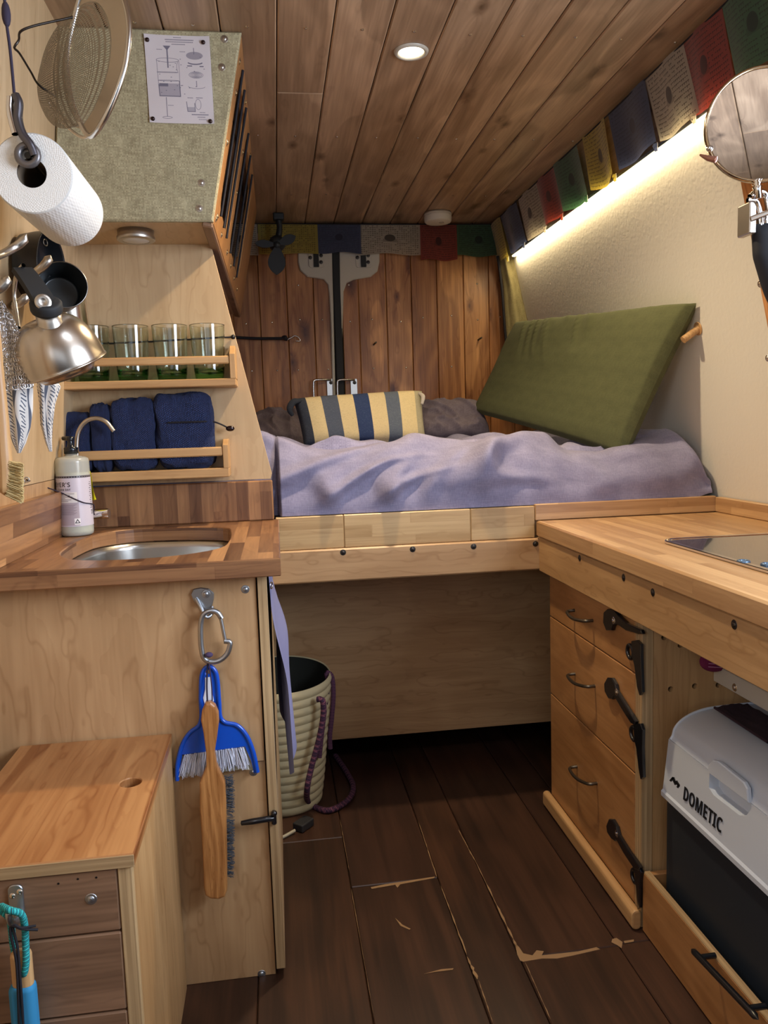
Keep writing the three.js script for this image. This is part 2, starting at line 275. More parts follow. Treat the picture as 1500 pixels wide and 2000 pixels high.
{
  const g = structure('floor');
  const edges = [-0.62, -0.515, -0.30, -0.085, 0.13, 0.343, 0.45, 0.665, 0.77, 0.985, 1.09, 1.30];
  const cut = { 3: [-2.0], 4: [-1.765], 6: [-1.452], 7: [-1.456], 5: [-0.9], 2: [-1.3], 8: [-1.6] };
  let n = 0;
  for (let k = 0; k + 1 < edges.length; k++) {
    const zs = [-3.43, ...(cut[k] || []), ZF];
    for (let q = 0; q + 1 < zs.length; q++) part('plank', bx(edges[k] + 0.0008, edges[k + 1] - 0.0008, -0.014 , rr(-0.0004, 0.0004), zs[q] + 0.0008, zs[q + 1] - 0.0008, 0.002, 'z'), M.floor[(n++ * 5 + 1) % 3], g);
  }
  part('subfloor', bx(-0.75, 1.35, -0.06, -0.0145, ZR - 0.1, ZF + 0.1), std(0xa88a60, 0.9), g);
  // bare splintered wood along the worn plank edges
  const raw = std(0x947654, 0.9); raw.side = THREE.DoubleSide;
  const worn = (pts, name = 'worn_patch') => part(name, plateY(pts.map(([u, v]) => { const p = P(u, v, 'y', 0.001); return [p.x, p.z]; }), 0.0002, 0.0012), raw, g);
  const streak = (u0, v0, u1, v1, w0, w1, n = 14) => { const a = [], b = []; for (let i = 0; i <= n; i++) { const t = i / n, u = lerp(u0, u1, t), v = lerp(v0, v1, t), w = 0.75 * lerp(w0, w1, t) * rr(0.15, 1.4) * (i === 0 || i === n ? 0.2 : 1); a.push([u + w * rr(0.2, 0.8), v]); b.push([u - w * rr(0.2, 0.8), v]); } worn([...a, ...b.reverse()]); };
  streak(817, 1604, 853, 1712, 1.5, 2.5); streak(861, 1730, 912, 1865, 2, 4); streak(912, 1868, 932, 1912, 6, 7, 8); streak(935, 1915, 962, 1996, 4, 2);
  streak(895, 1620, 930, 1685, 1.5, 3); streak(930, 1685, 1010, 1850, 4, 4, 20); streak(1026, 1880, 1075, 1990, 2, 2); streak(664, 1600, 682, 1700, 1, 1); streak(686, 1735, 730, 1985, 1.2, 1.2);
  worn([[1006, 1842], [1014, 1850], [1022, 1862], [1040, 1866], [1048, 1856], [1062, 1858], [1058, 1866], [1095, 1862], [1130, 1858], [1165, 1850], [1172, 1854], [1120, 1866], [1088, 1872], [1060, 1872], [1022, 1878], [1016, 1876], [1010, 1864]]);
  worn([[1196, 1834], [1204, 1832], [1216, 1840], [1214, 1852], [1206, 1846], [1194, 1840]]); worn([[1218, 1838], [1238, 1835], [1238, 1839], [1220, 1842]]);
  worn([[724, 1733], [752, 1727], [850, 1712], [848, 1715], [782, 1727], [776, 1734], [772, 1728], [726, 1736]]); worn([[828, 1902], [862, 1893], [886, 1891], [884, 1894], [850, 1898]]);
  worn([[772, 1793], [786, 1806], [802, 1814], [800, 1816], [782, 1808]]);
}
{
  const g = structure('wall_rear');
  part('door_skin', bx(-0.75, 1.35, -0.05, CEIL + 0.05, ZR - 0.08, ZR - 0.013), M.backing, g);
  const at = (u) => P(u, 600, 'z', ZR).x;
  const xs = [at(660) - 0.28 - 0.115 * 4, at(660) - 0.28 - 0.115 * 3, at(660) - 0.28 - 0.115 * 2, at(455) - 0.0, at(507), at(561), at(613), at(646)], xs2 = [at(668), at(701), at(755), at(804), at(854), at(906), at(955), at(1003), at(1050), at(1100)];
  let n = 0; const rows = [628, 718, 560];
  for (const list of [xs, xs2]) for (let i = 0; i + 1 < list.length; i++) {
    part('plank', bx(list[i] + 0.0008, list[i + 1] - 0.0008, 0.55, 1.93, ZR - 0.012, ZR, 0.0025, 'y'), M.rear[(n++ * 5 + 2) % 3], g);
    if (list[i] > -0.3) { const cx = (list[i] + list[i + 1]) / 2 + rr(-0.01, 0.01); screw(g, V(cx, P(700, 624, 'z', ZR).y + rr(-0.012, 0.012), ZR), V(0, 0, 1)); if (rnd() < 0.6) screw(g, V(cx + rr(-0.02, 0.02), P(700, 720, 'z', ZR).y, ZR), V(0, 0, 1)); if (rnd() < 0.5) screw(g, V(cx, P(700, 556, 'z', ZR).y, ZR), V(0, 0, 1)); }
  }
  // painted steel door frames either side of the middle gap, with latch plates and pull straps
  const q = (u, v) => { const p = P(u, v, 'z', ZR + 0.006); return [p.x, p.y]; };
  const left = [[582, 450], [582, 512], [586, 528], [600, 541], [632, 546], [640, 556], [643, 580], [646, 640], [650, 800], [656, 800], [652, 640], [650, 520], [650, 450]].map(([u, v]) => q(u, v));
  const right = [[741, 450], [741, 512], [737, 530], [724, 541], [690, 547], [677, 553], [671, 570], [669, 640], [668, 800], [664, 800], [663, 640], [662, 520], [662, 450]].map(([u, v]) => q(u, v));
  part('door_frame', plateZ(left, ZR, ZR + 0.014, 0.004), M.paint, g); part('door_frame', plateZ(right.reverse(), ZR, ZR + 0.014, 0.004), M.paint, g);
  part('rubber_seal', bx(q(651, 600)[0] + 0.001, q(667, 600)[0] - 0.001, 0.55, 1.96, ZR - 0.004, ZR + 0.016, 0.004), M.rubber, g);
  for (const u of [617, 709]) {
    const pl = part('latch_plate', plateZ(rrect(q(u - 15, 500)[0], q(u + 16, 500)[0], q(u, 524)[1], q(u, 482)[1], 0.012), ZR + 0.014, ZR + 0.019, 0.001), M.paint, g);
    part('pull_strap', bx(q(u - 5, 500)[0], q(u + 5, 500)[0], q(u, 523)[1], q(u, 488)[1], ZR + 0.019, ZR + 0.027), M.rubber, pl);
    for (const [du, v] of [[-11, 503], [10, 499], [10, 512]]) { const p = P(u + du, v, 'z', ZR + 0.019); screw(pl, p, V(0, 0, 1), boltGeo, M.darkMetal, 'bolt'); }
  }
  for (const [u, dir] of [[646, -1], [692, 1]]) {                   // bent steel door pulls near the mattress
    const a = P(u, 742, 'z', ZR + 0.004), br = part('handle_bracket', plateZ(rrect(a.x - 0.018, a.x + 0.012, 1.14, a.y + 0.005, 0.004), ZR, ZR + 0.01, 0.001), M.steel, g);
    part('pull_bar', tube([V(a.x, a.y, ZR + 0.01), V(a.x - 0.03, a.y, ZR + 0.03), V(a.x - 0.075, a.y - 0.004, ZR + 0.04), V(a.x - 0.078, a.y - 0.02, ZR + 0.04), V(a.x - 0.078, a.y - 0.16, ZR + 0.04)], 0.005), M.steel, br);
    screw(br, V(a.x, a.y - 0.012, ZR + 0.01), V(0, 0, 1), boltGeo, M.darkMetal, 'bolt');
  }
  // pegs in the planks
  for (const [u, v] of [[730, 673], [934, 664]]) { const p = P(u, v, 'z', ZR); part('peg', rod(p, p.clone().add(V(0.006, 0.006, 0.035)), 0.004), M.darkMetal, g); }
}
{
  const g = structure('wall_left');
  const prof = (y0, y1, z0, z1, t = 0.05) => { const gm = plateZ([[xLeft(y0), y0], [xLeft(y0) - t, y0], [xLeft(y1) - t, y1], [xLeft(y1), y1]], z0, z1, 0, [], 'y'); return gm; };
  part('panel', prof(0, 1.0, ZB, 1.6), M.maple, g); part('panel', prof(1.0015, CEIL, ZB, -0.9), M.pale, g); for (const [y0, y1, z0, z1] of [[1.0015, 1.10, -0.8985, 1.6], [1.1, 1.56, -0.8985, -0.26], [1.1, 1.56, 0.56, 1.6], [1.56, CEIL, -0.8985, 1.6]]) part('panel', prof(y0, y1, z0, z1), M.pale, g);
  part('rear_panel', bx(-0.70, -0.62, -0.05, CEIL, ZR, ZB - 0.002, 0.001, 'y'), M.rear[1], g);
}
{
  const g = structure('wall_right');
  const prof = (y0, y1, z0, z1, grain = 'z', out = 0, t = 0.04) => plateZ([[xRight(y0) - out, y0], [xRight(y1) - out, y1], [xRight(y1) + t, y1], [xRight(y0) + t, y0]], z0, z1, 0, [], grain);
  part('white_panel', prof(0.83, 1.80, -3.33, -1.725), M.white, g, 'cream white textured wall panel');
  part('upper_board', prof(1.8015, CEIL, -3.42, -1.2), M.cedar[0], g);
  part('lower_panel', prof(0, 0.829, -3.42, -1.0), M.maple, g);
  part('rear_strip', prof(0.83, 1.80, -3.45, -3.331), M.cedar[1], g);
  for (let k = 0; k < 5; k++) part('panel_board', prof(0.83, 1.80, -1.7235 + k * 0.12, -1.7235 + (k + 1) * 0.12 - 0.0016, 'y', 0.003), M.rear[k % 3], g);
  for (const [u, v] of [[1482, 497], [1477, 468], [1484, 555], [1499, 700]]) { const p = PP(u, v, V(xRight(1.4) - 0.004, 1.4, 0), V(1, 0.229, 0).normalize()); screw(g, p, V(-1, -0.229, 0).normalize(), boltGeo, M.screw, 'bolt'); }
  // body of the van round the side door window, forward of the kitchen
  part('door_pillar', bx(1.22, 1.30, -0.05, CEIL + 0.05, -1.12, -0.92), M.paint, g);
  part('door_header', bx(1.15, 1.30, 1.76, CEIL + 0.05, -0.919, 0.1), M.paint, g);
  part('door_sill', bx(1.22, 1.34, -0.05, 1.03, -0.919, 0.1), M.paint, g);
  part('cab_side', bx(1.22, 1.34, -0.05, CEIL + 0.05, 0.1015, 1.7), M.paint, g);
  part('rear_corner', bx(1.30, 1.36, -0.05, CEIL + 0.05, ZR - 0.08, -1.122), M.backing, g);
}
{
  const g = structure('wall_front');
  part('bulkhead', plateZ([[-0.75, -0.05], [1.34, -0.05], [1.34, CEIL + 0.05], [-0.75, CEIL + 0.05]], 1.702, 1.76, 0, [rrect(-0.45, 1.05, 0.92, 1.68, 0.08).reverse()]), M.backing, g);
  part('header_shelf', bx(-0.5, 1.05, 1.70, 1.95, 1.15, 1.17, 0.002), M.birch, g); part('header_base', bx(-0.5, 1.05, 1.685, 1.699, 1.15, 1.70, 0.002), M.birch, g);
}
// ------------------------------------------------------------------ ceiling lamps, light strip
function puck(c, name, label, power = PUCK) {
  const o = thing(name, label, 'lamp', null, c);
  part('trim_ring', lathe([[0.030, -0.001], [0.0305, -0.004], [0.034, -0.006], [0.039, -0.005], [0.041, -0.001], [0.041, 0], [0.030, 0]], 32), M.paint, o);
  part('lamp_lens', lathe([[0, -0.0035], [0.02, -0.003], [0.030, -0.001]], 28), new THREE.MeshStandardMaterial({ color: 0xffffff, emissive: new THREE.Color().setRGB(1, 0.86, 0.6), emissiveIntensity: 6 }), o, 'glowing frosted lens');
  const l = new THREE.SpotLight(WARM, power, 0, 1.35, 0.55, 2); l.position.set(0, -0.012, 0); l.target.position.set(0, -1, 0); l.castShadow = true; l.shadow.radius = 1.5; l.shadow.mapSize.set(1024, 1024); o.add(l, l.target);
}
puck(V(P(803, 100, 'y', CEIL).x, CEIL, P(803, 100, 'y', CEIL).z), 'ceiling_lamp', 'lit round downlight set in the cedar board ceiling');
{
  const y = 1.80, x = xRight(y) - 0.012, o = thing('led_strip', 'warm glowing light strip along the top of the white wall', 'light strip');
  part('channel', bx(x - 0.006, x + 0.011, y, y + 0.010, -3.30, -1.60), M.zinc, o);
  part('light_strip', bx(x - 0.006, x + 0.008, y - 0.005, y - 0.0002, -3.29, -1.61), new THREE.MeshStandardMaterial({ color: 0xffffff, emissive: new THREE.Color().setRGB(1, 0.84, 0.52), emissiveIntensity: 9 }), o, 'glowing warm white diffuser');
  const l = new THREE.RectAreaLight(new THREE.Color().setRGB(1, 0.78, 0.46), LED, 1.68, 0.014); l.position.set(x, y - 0.007, -2.45); l.rotation.set(-Math.PI / 2, 0, Math.PI / 2); scene.add(l);
}
// ------------------------------------------------------------------ left: partition, racks, sink
const XY = (z) => ([u, v]) => { const p = P(u, v, 'z', z); return [p.x, p.y]; };
{
  const o = thing('plywood_partition', 'tall pale plywood panel with a slanted edge behind the sink', 'partition');
  const f = XY(ZB);
  part('panel', plateZ([[-0.535, 0.972], [-0.018, 0.972], f([531, 925]), f([412, 478]), [-0.135, 1.60], [-0.475, 1.60]], ZB - 0.014, ZB, 0.0008, [], 'y'), M.pale, o);
  part('lower_panel', bx(-0.535, -0.06, 0, 0.83, ZB - 0.014, ZB, 0.001, 'y'), M.maple, o);
}
function rack(name, label, zf, yBase0, yBase1, yRail0, yRail1, x0, x1, endTop) {
  const o = thing(name, label, 'shelf');
  part('base_board', bx(x0, x1, yBase0, yBase1, ZB + 0.0005, zf, 0.002), M.pine, o);
  part('front_rail', bx(x0 + 0.014, x1 - 0.014, yRail0, yRail1, zf - 0.011, zf - 0.001, 0.003), M.pine, o);
  part('end_board', plateX([[ZB + 0.0005, yBase1], [zf, yBase1], [zf, yRail1 + 0.004], [ZB + 0.05, endTop], [ZB + 0.0005, endTop]], x1 - 0.0135, x1, 0.001, [], 'y'), M.pine, o);
  part('end_board', plateX([[ZB + 0.0005, yBase1], [zf, yBase1], [zf, yRail1 + 0.004], [ZB + 0.05, endTop], [ZB + 0.0005, endTop]], x0, x0 + 0.0135, 0.001, [], 'y'), M.pine, o);
  return { x0, x1 };
}
const RZ = -1.970, RL = -1.984, rl = (u, v) => P(u, v, 'z', RL), rf = (u, v) => P(u, v, 'z', RZ);
const UB = rf(300, 742).y, LB = rl(300, 919).y;
rack('glass_rack', 'wooden rack holding the green drinking glasses', RZ, rf(300, 757).y, UB, rf(300, 713).y, rf(300, 697).y, rf(116, 742).x, rf(461, 742).x, rf(440, 672).y);
rack('towel_rack', 'wooden rack holding the folded navy towels', RL, rl(300, 937).y, LB, rl(300, 895).y, rl(300, 877).y, rl(100, 925).x, rl(448, 925).x, rl(430, 858).y);
// green tumblers
const glassMat = std(0xffffff, 0.02, 0, { transmission: 1, thickness: 0.004, ior: 1.5, attenuationColor: new THREE.Color(0x9fd8a0), attenuationDistance: 0.035 });
{
  const zg = -2.019; const Y = UB + 0.0005;
  const prof = [[0, 0], [0.030, 0], [0.034, 0.002], [0.036, 0.012], [0.038, 0.03], [0.0432, 0.132], [0.0436, 0.1335], [0.0424, 0.134], [0.041, 0.132], [0.0352, 0.032], [0.033, 0.017], [0, 0.014]];
  const geo = lathe(prof, 40), which = ['green tinted tumbler half hidden behind the steel kettle', 'green tinted tumbler between two others in the rack', 'green tinted tumbler between two others in the rack', 'green tinted tumbler beside the end board of the rack']; [184, 261, 337, 410].forEach((u, i) => {
    const p = P(u, 742, 'z', zg), o = new THREE.Mesh(geo, glassMat); o.name = numbered('drinking_glass'); o.position.set(p.x, Y, zg); o.castShadow = o.receiveShadow = true;
    o.userData = { label: which[i], category: 'glass', group: 'green tumblers in the upper rack' }; scene.add(o);
  });
  const a = P(120, 663, 'z', -1.952), b = P(449, 646, 'z', -1.952);
  const o = thing('elastic_cord', 'thin black elastic cord stretched across the green glasses', 'cord');
  part('cord', tube([V(a.x, a.y, -2.06), V(a.x, a.y, -2.053), V(a.x + 0.1, a.y, -2.054), V(b.x - 0.02, b.y - 0.004, -2.054), V(b.x, b.y - 0.003, -2.056)], 0.0022), M.cord, o);
  part('bead', new THREE.SphereGeometry(0.006, 12, 8).translate(b.x + 0.002, b.y - 0.003, -2.055), M.black, o);
}
// folded terry towels
function foldedTowel(label, x0, x1, y0, y1, z0, z1, folds, s, group, lean = 0) {
  const w = x1 - x0, h = y1 - y0, d = z1 - z0;
  const g = new THREE.BoxGeometry(1, 1, 1, 26, 36, 14), p = g.attributes.position, q = V(0, 0, 0);
  for (let i = 0; i < p.count; i++) {
    q.fromBufferAttribute(p, i); const X = q.x * 2, Y = q.y * 2, Z = q.z * 2;
    const k = Math.pow(Math.pow(Math.abs(X), 5) + Math.pow(Math.abs(Y), 6) + Math.pow(Math.abs(Z), 4), -1 / 5.2);
    let x = X * k, y = Y * k, z = Z * k; const m = Math.max(Math.abs(X), Math.abs(Y), Math.abs(Z)); x *= m; y *= m; z *= m;
    const cre = folds ? -0.05 * Math.exp(-Math.pow((y + 0.28 - 0.1 * x) / 0.05, 2)) * (z > 0 ? 1 : 0) : 0;
    const n = (noise(x * 2.5 + 9, y * 2.5 + z * 2 + 9, s) - 0.5) * 0.16 + (noise(x * 9 + 9, y * 9 + z * 6 + 9, s + 1) - 0.5) * 0.07;
    p.setXYZ(i, (x0 + x1) / 2 + (x * (1 + n + cre)) * w / 2 + lean * y * w, (y0 + y1) / 2 + (y * (1 + n * 0.7)) * h / 2, (z0 + z1) / 2 + z * (1 + n + cre) * d / 2);
  }
  const m = mergeVertices(g, 1e-5); m.computeVertexNormals();
  return single('folded_towel', m, M.terry, label, 'towel', group);
}
{
  const zt = -2.0, a = (u) => P(u, 850, 'z', zt).x, y = (v) => P(300, v, 'z', zt).y;
  foldedTowel('thick folded navy terry towel at the end beside the bead cord', a(303), a(419), LB + 0.001, y(768), -2.060, -1.9965, 1, 81, 'navy towels in the lower rack', -0.02);
  foldedTowel('thick folded navy terry towel in the middle of the rack', a(214), a(303), LB + 0.001, y(777), -2.060, -1.9965, 1, 83, 'navy towels in the lower rack');
  foldedTowel('narrow folded navy towel squeezed between the thicker ones', a(176), a(216), LB + 0.001, y(785), -2.060, -1.997, 0, 85, 'navy towels in the lower rack');
  foldedTowel('smooth folded navy cloth behind the soap bottle', a(108), a(178), LB + 0.001, y(800), -2.058, -1.998, 0, 87, 'navy towels in the lower rack');
  const o = thing('bead_cord', 'black cord with a dark bead toggle beside the navy towels', 'cord'), p = P(430, 828, 'z', -2.03), q = P(448, 837, 'z', -2.03), r = P(413, 823, 'z', -2.01);
  part('cord', tube([V(a(330), r.y, -1.9925), V(a(400), r.y, -1.994), r, p, q], 0.0022), M.cord, o);
  part('bead', new THREE.SphereGeometry(0.008, 14, 10).scale(1.4, 0.9, 0.9).translate(q.x + 0.002, q.y, -2.03), std(0x1a0a0c, 0.12), o);
}
// sink unit
const SY = 0.865;                                                    // worktop height
{
  const o = thing('sink_worktop', 'dark striped butcher block worktop with a sink cut into it', 'worktop');
  const f = ([u, v]) => { const p = P(u, v, 'y', SY); return [p.x, p.z]; };
  const hole = new THREE.CatmullRomCurve3([[118, 1081], [128, 1071], [149, 1058], [194, 1042], [261, 1033], [330, 1030], [395, 1029], [444, 1031], [450, 1037], [447, 1056], [429, 1070], [373, 1081], [300, 1089], [230, 1093], [164, 1094], [131, 1090]].map(f).map(([x, z]) => V(x, 0, z)), true, 'centripetal').getPoints(64).slice(0, 64).map((p) => [p.x, p.z]);
  const slab = plateY([[-0.525, -1.430], [-0.0015, -1.4305], [-0.0015, ZB], [-0.525, ZB]], SY - 0.034, SY, 0.002, [hole], 'z');
  part('worktop', slab, M.blockDark, o);
  part('backsplash', bx(-0.505, -0.0135, SY + 0.0005, 0.9695, ZB, ZB + 0.018, 0.003, 'y'), M.blockDark, o);
  const q = (y) => xLeft(y);
  part('side_splash', plateZ([[q(SY) + 0.0005, SY + 0.0005], [q(SY) + 0.022, SY + 0.0005], [q(0.97) + 0.022, 0.972], [q(0.97) + 0.0005, 0.972]], ZB + 0.0185, -0.75, 0.001, [], 'z'), M.blockDark, o);
  // steel basin below the cut-out
  const cx = hole.reduce((s, p) => s + p[0], 0) / 64, cz = hole.reduce((s, p) => s + p[1], 0) / 64;
  const rings = [[1.12, SY - 0.0345], [1.02, SY - 0.0345], [0.985, SY - 0.037], [0.97, SY - 0.05], [0.955, SY - 0.14], [0.90, SY - 0.165], [0.75, SY - 0.172], [0.2, SY - 0.176], [0.0, SY - 0.177]];
  const s = thing('sink_basin', 'shallow stainless steel basin under the dark worktop', 'sink');
  part('basin', surf((u, v) => { const i = Math.round(u * 64) % 64, t = v * (rings.length - 1), k = Math.min(rings.length - 2, Math.floor(t)), r = lerp(rings[k][0], rings[k + 1][0], t - k), y = lerp(rings[k][1], rings[k + 1][1], t - k); return V(cx + (hole[i][0] - cx) * r, y, cz + (hole[i][1] - cz) * r); }, 64, rings.length - 1), std(0xb8b6b0, 0.28, 1, { side: THREE.DoubleSide }), s);
  part('drain', lathe([[0, 0.003], [0.012, 0.003], [0.02, 0.005], [0.024, 0.001], [0.024, 0]], 24).translate(cx, SY - 0.176, cz), M.chrome, s);
}
{
  const o = thing('sink_cabinet', 'plywood sink cabinet with a dark worktop and brush hanging on it', 'cabinet');
  const zf = -1.49, s = P(505, 1488, 'z', zf).y;
  const xr = (v) => P(506 + (v - 1131) * 0.0415, v, 'z', zf).x;
  part('front_panel', bx(xLeft(0.6) + 0.002, -0.0505, s + 0.001, SY - 0.0345, zf - 0.012, zf, 0.001, 'y'), M.maple, o);
  part('lower_panel', bx(xLeft(0.1) + 0.012, -0.050, 0.0, s, zf - 0.016, zf - 0.004, 0.001, 'y'), M.maple, o);
  const door = part('door', bx(-0.0475, -0.030, 0.018, SY - 0.04, ZB + 0.002, zf + 0.004, 0.001, 'y'), M.pale, o);
  part('door_edge', bx(-0.0475, -0.030, 0.018, SY - 0.04, zf + 0.0045, zf + 0.006, 0.0005, 'y'), M.ply, door, 'pale layered plywood edge');
  for (const [u, v, z] of [[479, 1151, zf], [495, 1508, zf - 0.004], [511, 1902, zf - 0.004]]) screw(o, P(u, v, 'z', z), V(0, 0, 1), boltGeo, M.zinc, 'bolt');
  // black toggle catch
  const a = P(470, 1608, 'z', zf + 0.012), b = P(536, 1598, 'z', zf + 0.012), c = part('catch', bx(b.x - 0.006, b.x + 0.004, b.y - 0.014, b.y + 0.016, zf + 0.007, zf + 0.016, 0.003), M.iron, o, 'black toggle catch');
  part('lever', taper([a, P(495, 1604, 'z', zf + 0.016), P(520, 1600, 'z', zf + 0.016), b], [0.0045, 0.006, 0.006, 0.006]), M.iron, c);
  part('knob', new THREE.SphereGeometry(0.006, 12, 8).translate(b.x, b.y + 0.012, zf + 0.016), M.iron, c);
}
{ // faucet
  const z = -1.966, q = (u, v) => P(u, v, 'z', z), o = thing('faucet', 'slim curved steel tap with a round lever behind the soap bottle', 'faucet');
  const base = q(153, 990); base.y = SY;
  part('spout', tube([base, q(151, 900), q(150, 868), q(154, 842), q(168, 823), q(188, 817), q(207, 824), q(222, 842)], 0.0055, 60, 12), M.brushed, o);
  const l0 = P(160, 1006, 'z', -1.966), l1 = P(214, 1002, 'z', -1.966);
  const col = part('base_collar', cyl(0.016, 0.018, 0.03).translate(base.x, SY + 0.0155, z), M.brushed, o); base.y = SY + 0.02;
  part('lever', rod(V(base.x + 0.012, l0.y, -1.966), V(l1.x, l1.y, -1.960), 0.0125, 24), M.chrome, o);
}
{ // soap bottle
  const c = P(152, 1041, 'y', SY + 0.0005); c.z = -1.925; c.x = P(150, 1030, 'z', c.z).x;
  const H = P(139, 893, 'z', c.z).y - SY, o = thing('soap_bottle', 'translucent soap bottle with grey printed label and black pump', 'bottle', null, c);
  const R = 0.0385;
  part('bottle', lathe([[0, 0], [R * 0.86, 0], [R * 0.97, 0.004], [R, 0.012], [R, H - 0.012], [R * 0.96, H - 0.004], [R * 0.8, H], [0.014, H + 0.003], [0.014, H + 0.008], [0, H + 0.008]], 40), std(0xe6e7de, 0.18, 0, { transmission: 0.55, thickness: 0, ior: 1.45 }), o);
  part('soap', lathe([[0, 0.002], [R * 0.9, 0.003], [R * 0.95, 0.012], [R * 0.95, H * 0.80], [0, H * 0.80]], 32), std(0xccd0bd, 0.5), o);
  const lab = canvasTex(1024, 512, (x, w, h) => {
    x.fillStyle = '#cfc7d2'; x.fillRect(0, 0, w, h); x.fillStyle = '#b5a7ae'; x.fillRect(300, 230, 250, 270);
    x.fillStyle = '#2b262b'; x.fillRect(0, 2, w, 20); x.fillStyle = '#9a9298'; for (let i = 0; i < 40; i++) x.fillRect(20 + i * 25, 9, 14, 6);
    x.fillStyle = '#2b262b'; x.font = 'bold 62px sans-serif'; x.textAlign = 'right'; x.fillText("MEYER'S", 486, 110); x.font = 'bold 28px sans-serif'; x.fillText('CLEAN DAY', 484, 148); x.textAlign = 'left';
    x.fillStyle = '#e4ddd8'; x.fillRect(350, 165, 190, 105); x.fillStyle = '#4a444a'; for (let i = 0; i < 6; i++) x.fillRect(365, 178 + i * 15, [150, 110, 130, 60, 120, 90][i], 4);
    x.fillStyle = '#7d7078'; for (let i = 0; i < 12; i++) x.fillRect(365, 290 + i * 9, 165 - (i % 3) * 14, 3);
    x.fillStyle = '#f2eeee'; x.fillRect(500, 430, 56, 62); x.strokeStyle = '#2b262b'; x.lineWidth = 7; x.beginPath(); x.moveTo(528, 442); x.lineTo(548, 476); x.lineTo(508, 476); x.closePath(); x.stroke();
    x.fillStyle = '#2b262b'; for (let i = 0; i < 14; i++) x.fillRect(690 - (i % 2) * 10, 70 + i * 20, 22 + (i * 7) % 16, 6); x.font = 'bold 60px sans-serif'; x.fillText('D', 690, 400);
  });
  const lg = cyl(R + 0.0004, R + 0.0004, H * 0.64, 48); lg.deleteAttribute('normal'); const lbl = new THREE.CylinderGeometry(R + 0.0004, R + 0.0004, H * 0.64, 48, 1, true); lbl.rotateY(-2.92); lbl.translate(0, H * 0.13 + H * 0.32, 0);
  part('label', lbl, new THREE.MeshPhysicalMaterial({ map: lab, roughness: 0.3 }), o, 'grey lilac printed label');
  const pm = part('pump', lathe([[0, 0], [0.016, 0], [0.016, 0.014], [0.008, 0.016], [0.006, 0.03], [0.009, 0.031], [0.009, 0.04], [0, 0.041]], 20).translate(0, H + 0.008, 0), std(0x10161e, 0.2), o, 'dark pump top');
  part('nozzle', rod(V(0, H + 0.044, 0), V(-0.02, H + 0.044, -0.018), 0.005), std(0x10161e, 0.2), pm);
  // yellow cloth tucked behind, cord tied round the bottle
  const z = c.z - 0.022, q = (u, v, dz = 0) => P(u, v, 'z', z + dz);
  const k = [q(170, 916), q(176, 922), q(189, 975), q(175, 979)];
  single('yellow_cloth', surf((u, v) => { const a = k[0].clone().lerp(k[1], u), b = k[3].clone().lerp(k[2], u), p = a.lerp(b, v); p.z += 0.008 * Math.sin(u * 5 + v * 4) - 0.01 + 0.012 * u; return p; }, 10, 16), std(0xe8e000, 0.8, 0, { side: THREE.DoubleSide }), 'bright yellow cloth corner sticking out behind the soap bottle', 'cloth');
  const e = PP(52, 937, V(xLeft(0.98) + 0.004, 0.98, 0), V(1, -0.1, 0).normalize()), cd = thing('bottle_cord', 'thin dark cord tied round the soap bottle to an eye screw', 'cord');
  const fr = (u, v) => { const p = P(u, v, 'z', c.z + R + 0.002); const dx = p.x - c.x; p.z = c.z + Math.sqrt(Math.max(0, (R + 0.002) ** 2 - dx * dx)); return p; };
  part('cord', tube([e, P(80, 948, 'z', c.z + 0.09), fr(122, 964), fr(140, 972), fr(160, 982), fr(176, 990), V(c.x + R + 0.003, fr(178, 1000).y, c.z), V(c.x + R, fr(178, 1010).y, c.z - 0.015)], 0.0014, 50, 6), std(0x2a2030, 0.9), cd);
  part('eye_screw', new THREE.TorusGeometry(0.005, 0.0014, 8, 16).translate(e.x, e.y, e.z), M.zinc, cd);
  part('knot', new THREE.SphereGeometry(0.004, 8, 6).translate(...P(66, 943, 'z', c.z + 0.12).toArray()), std(0x4a3a52, 0.9), cd);
}
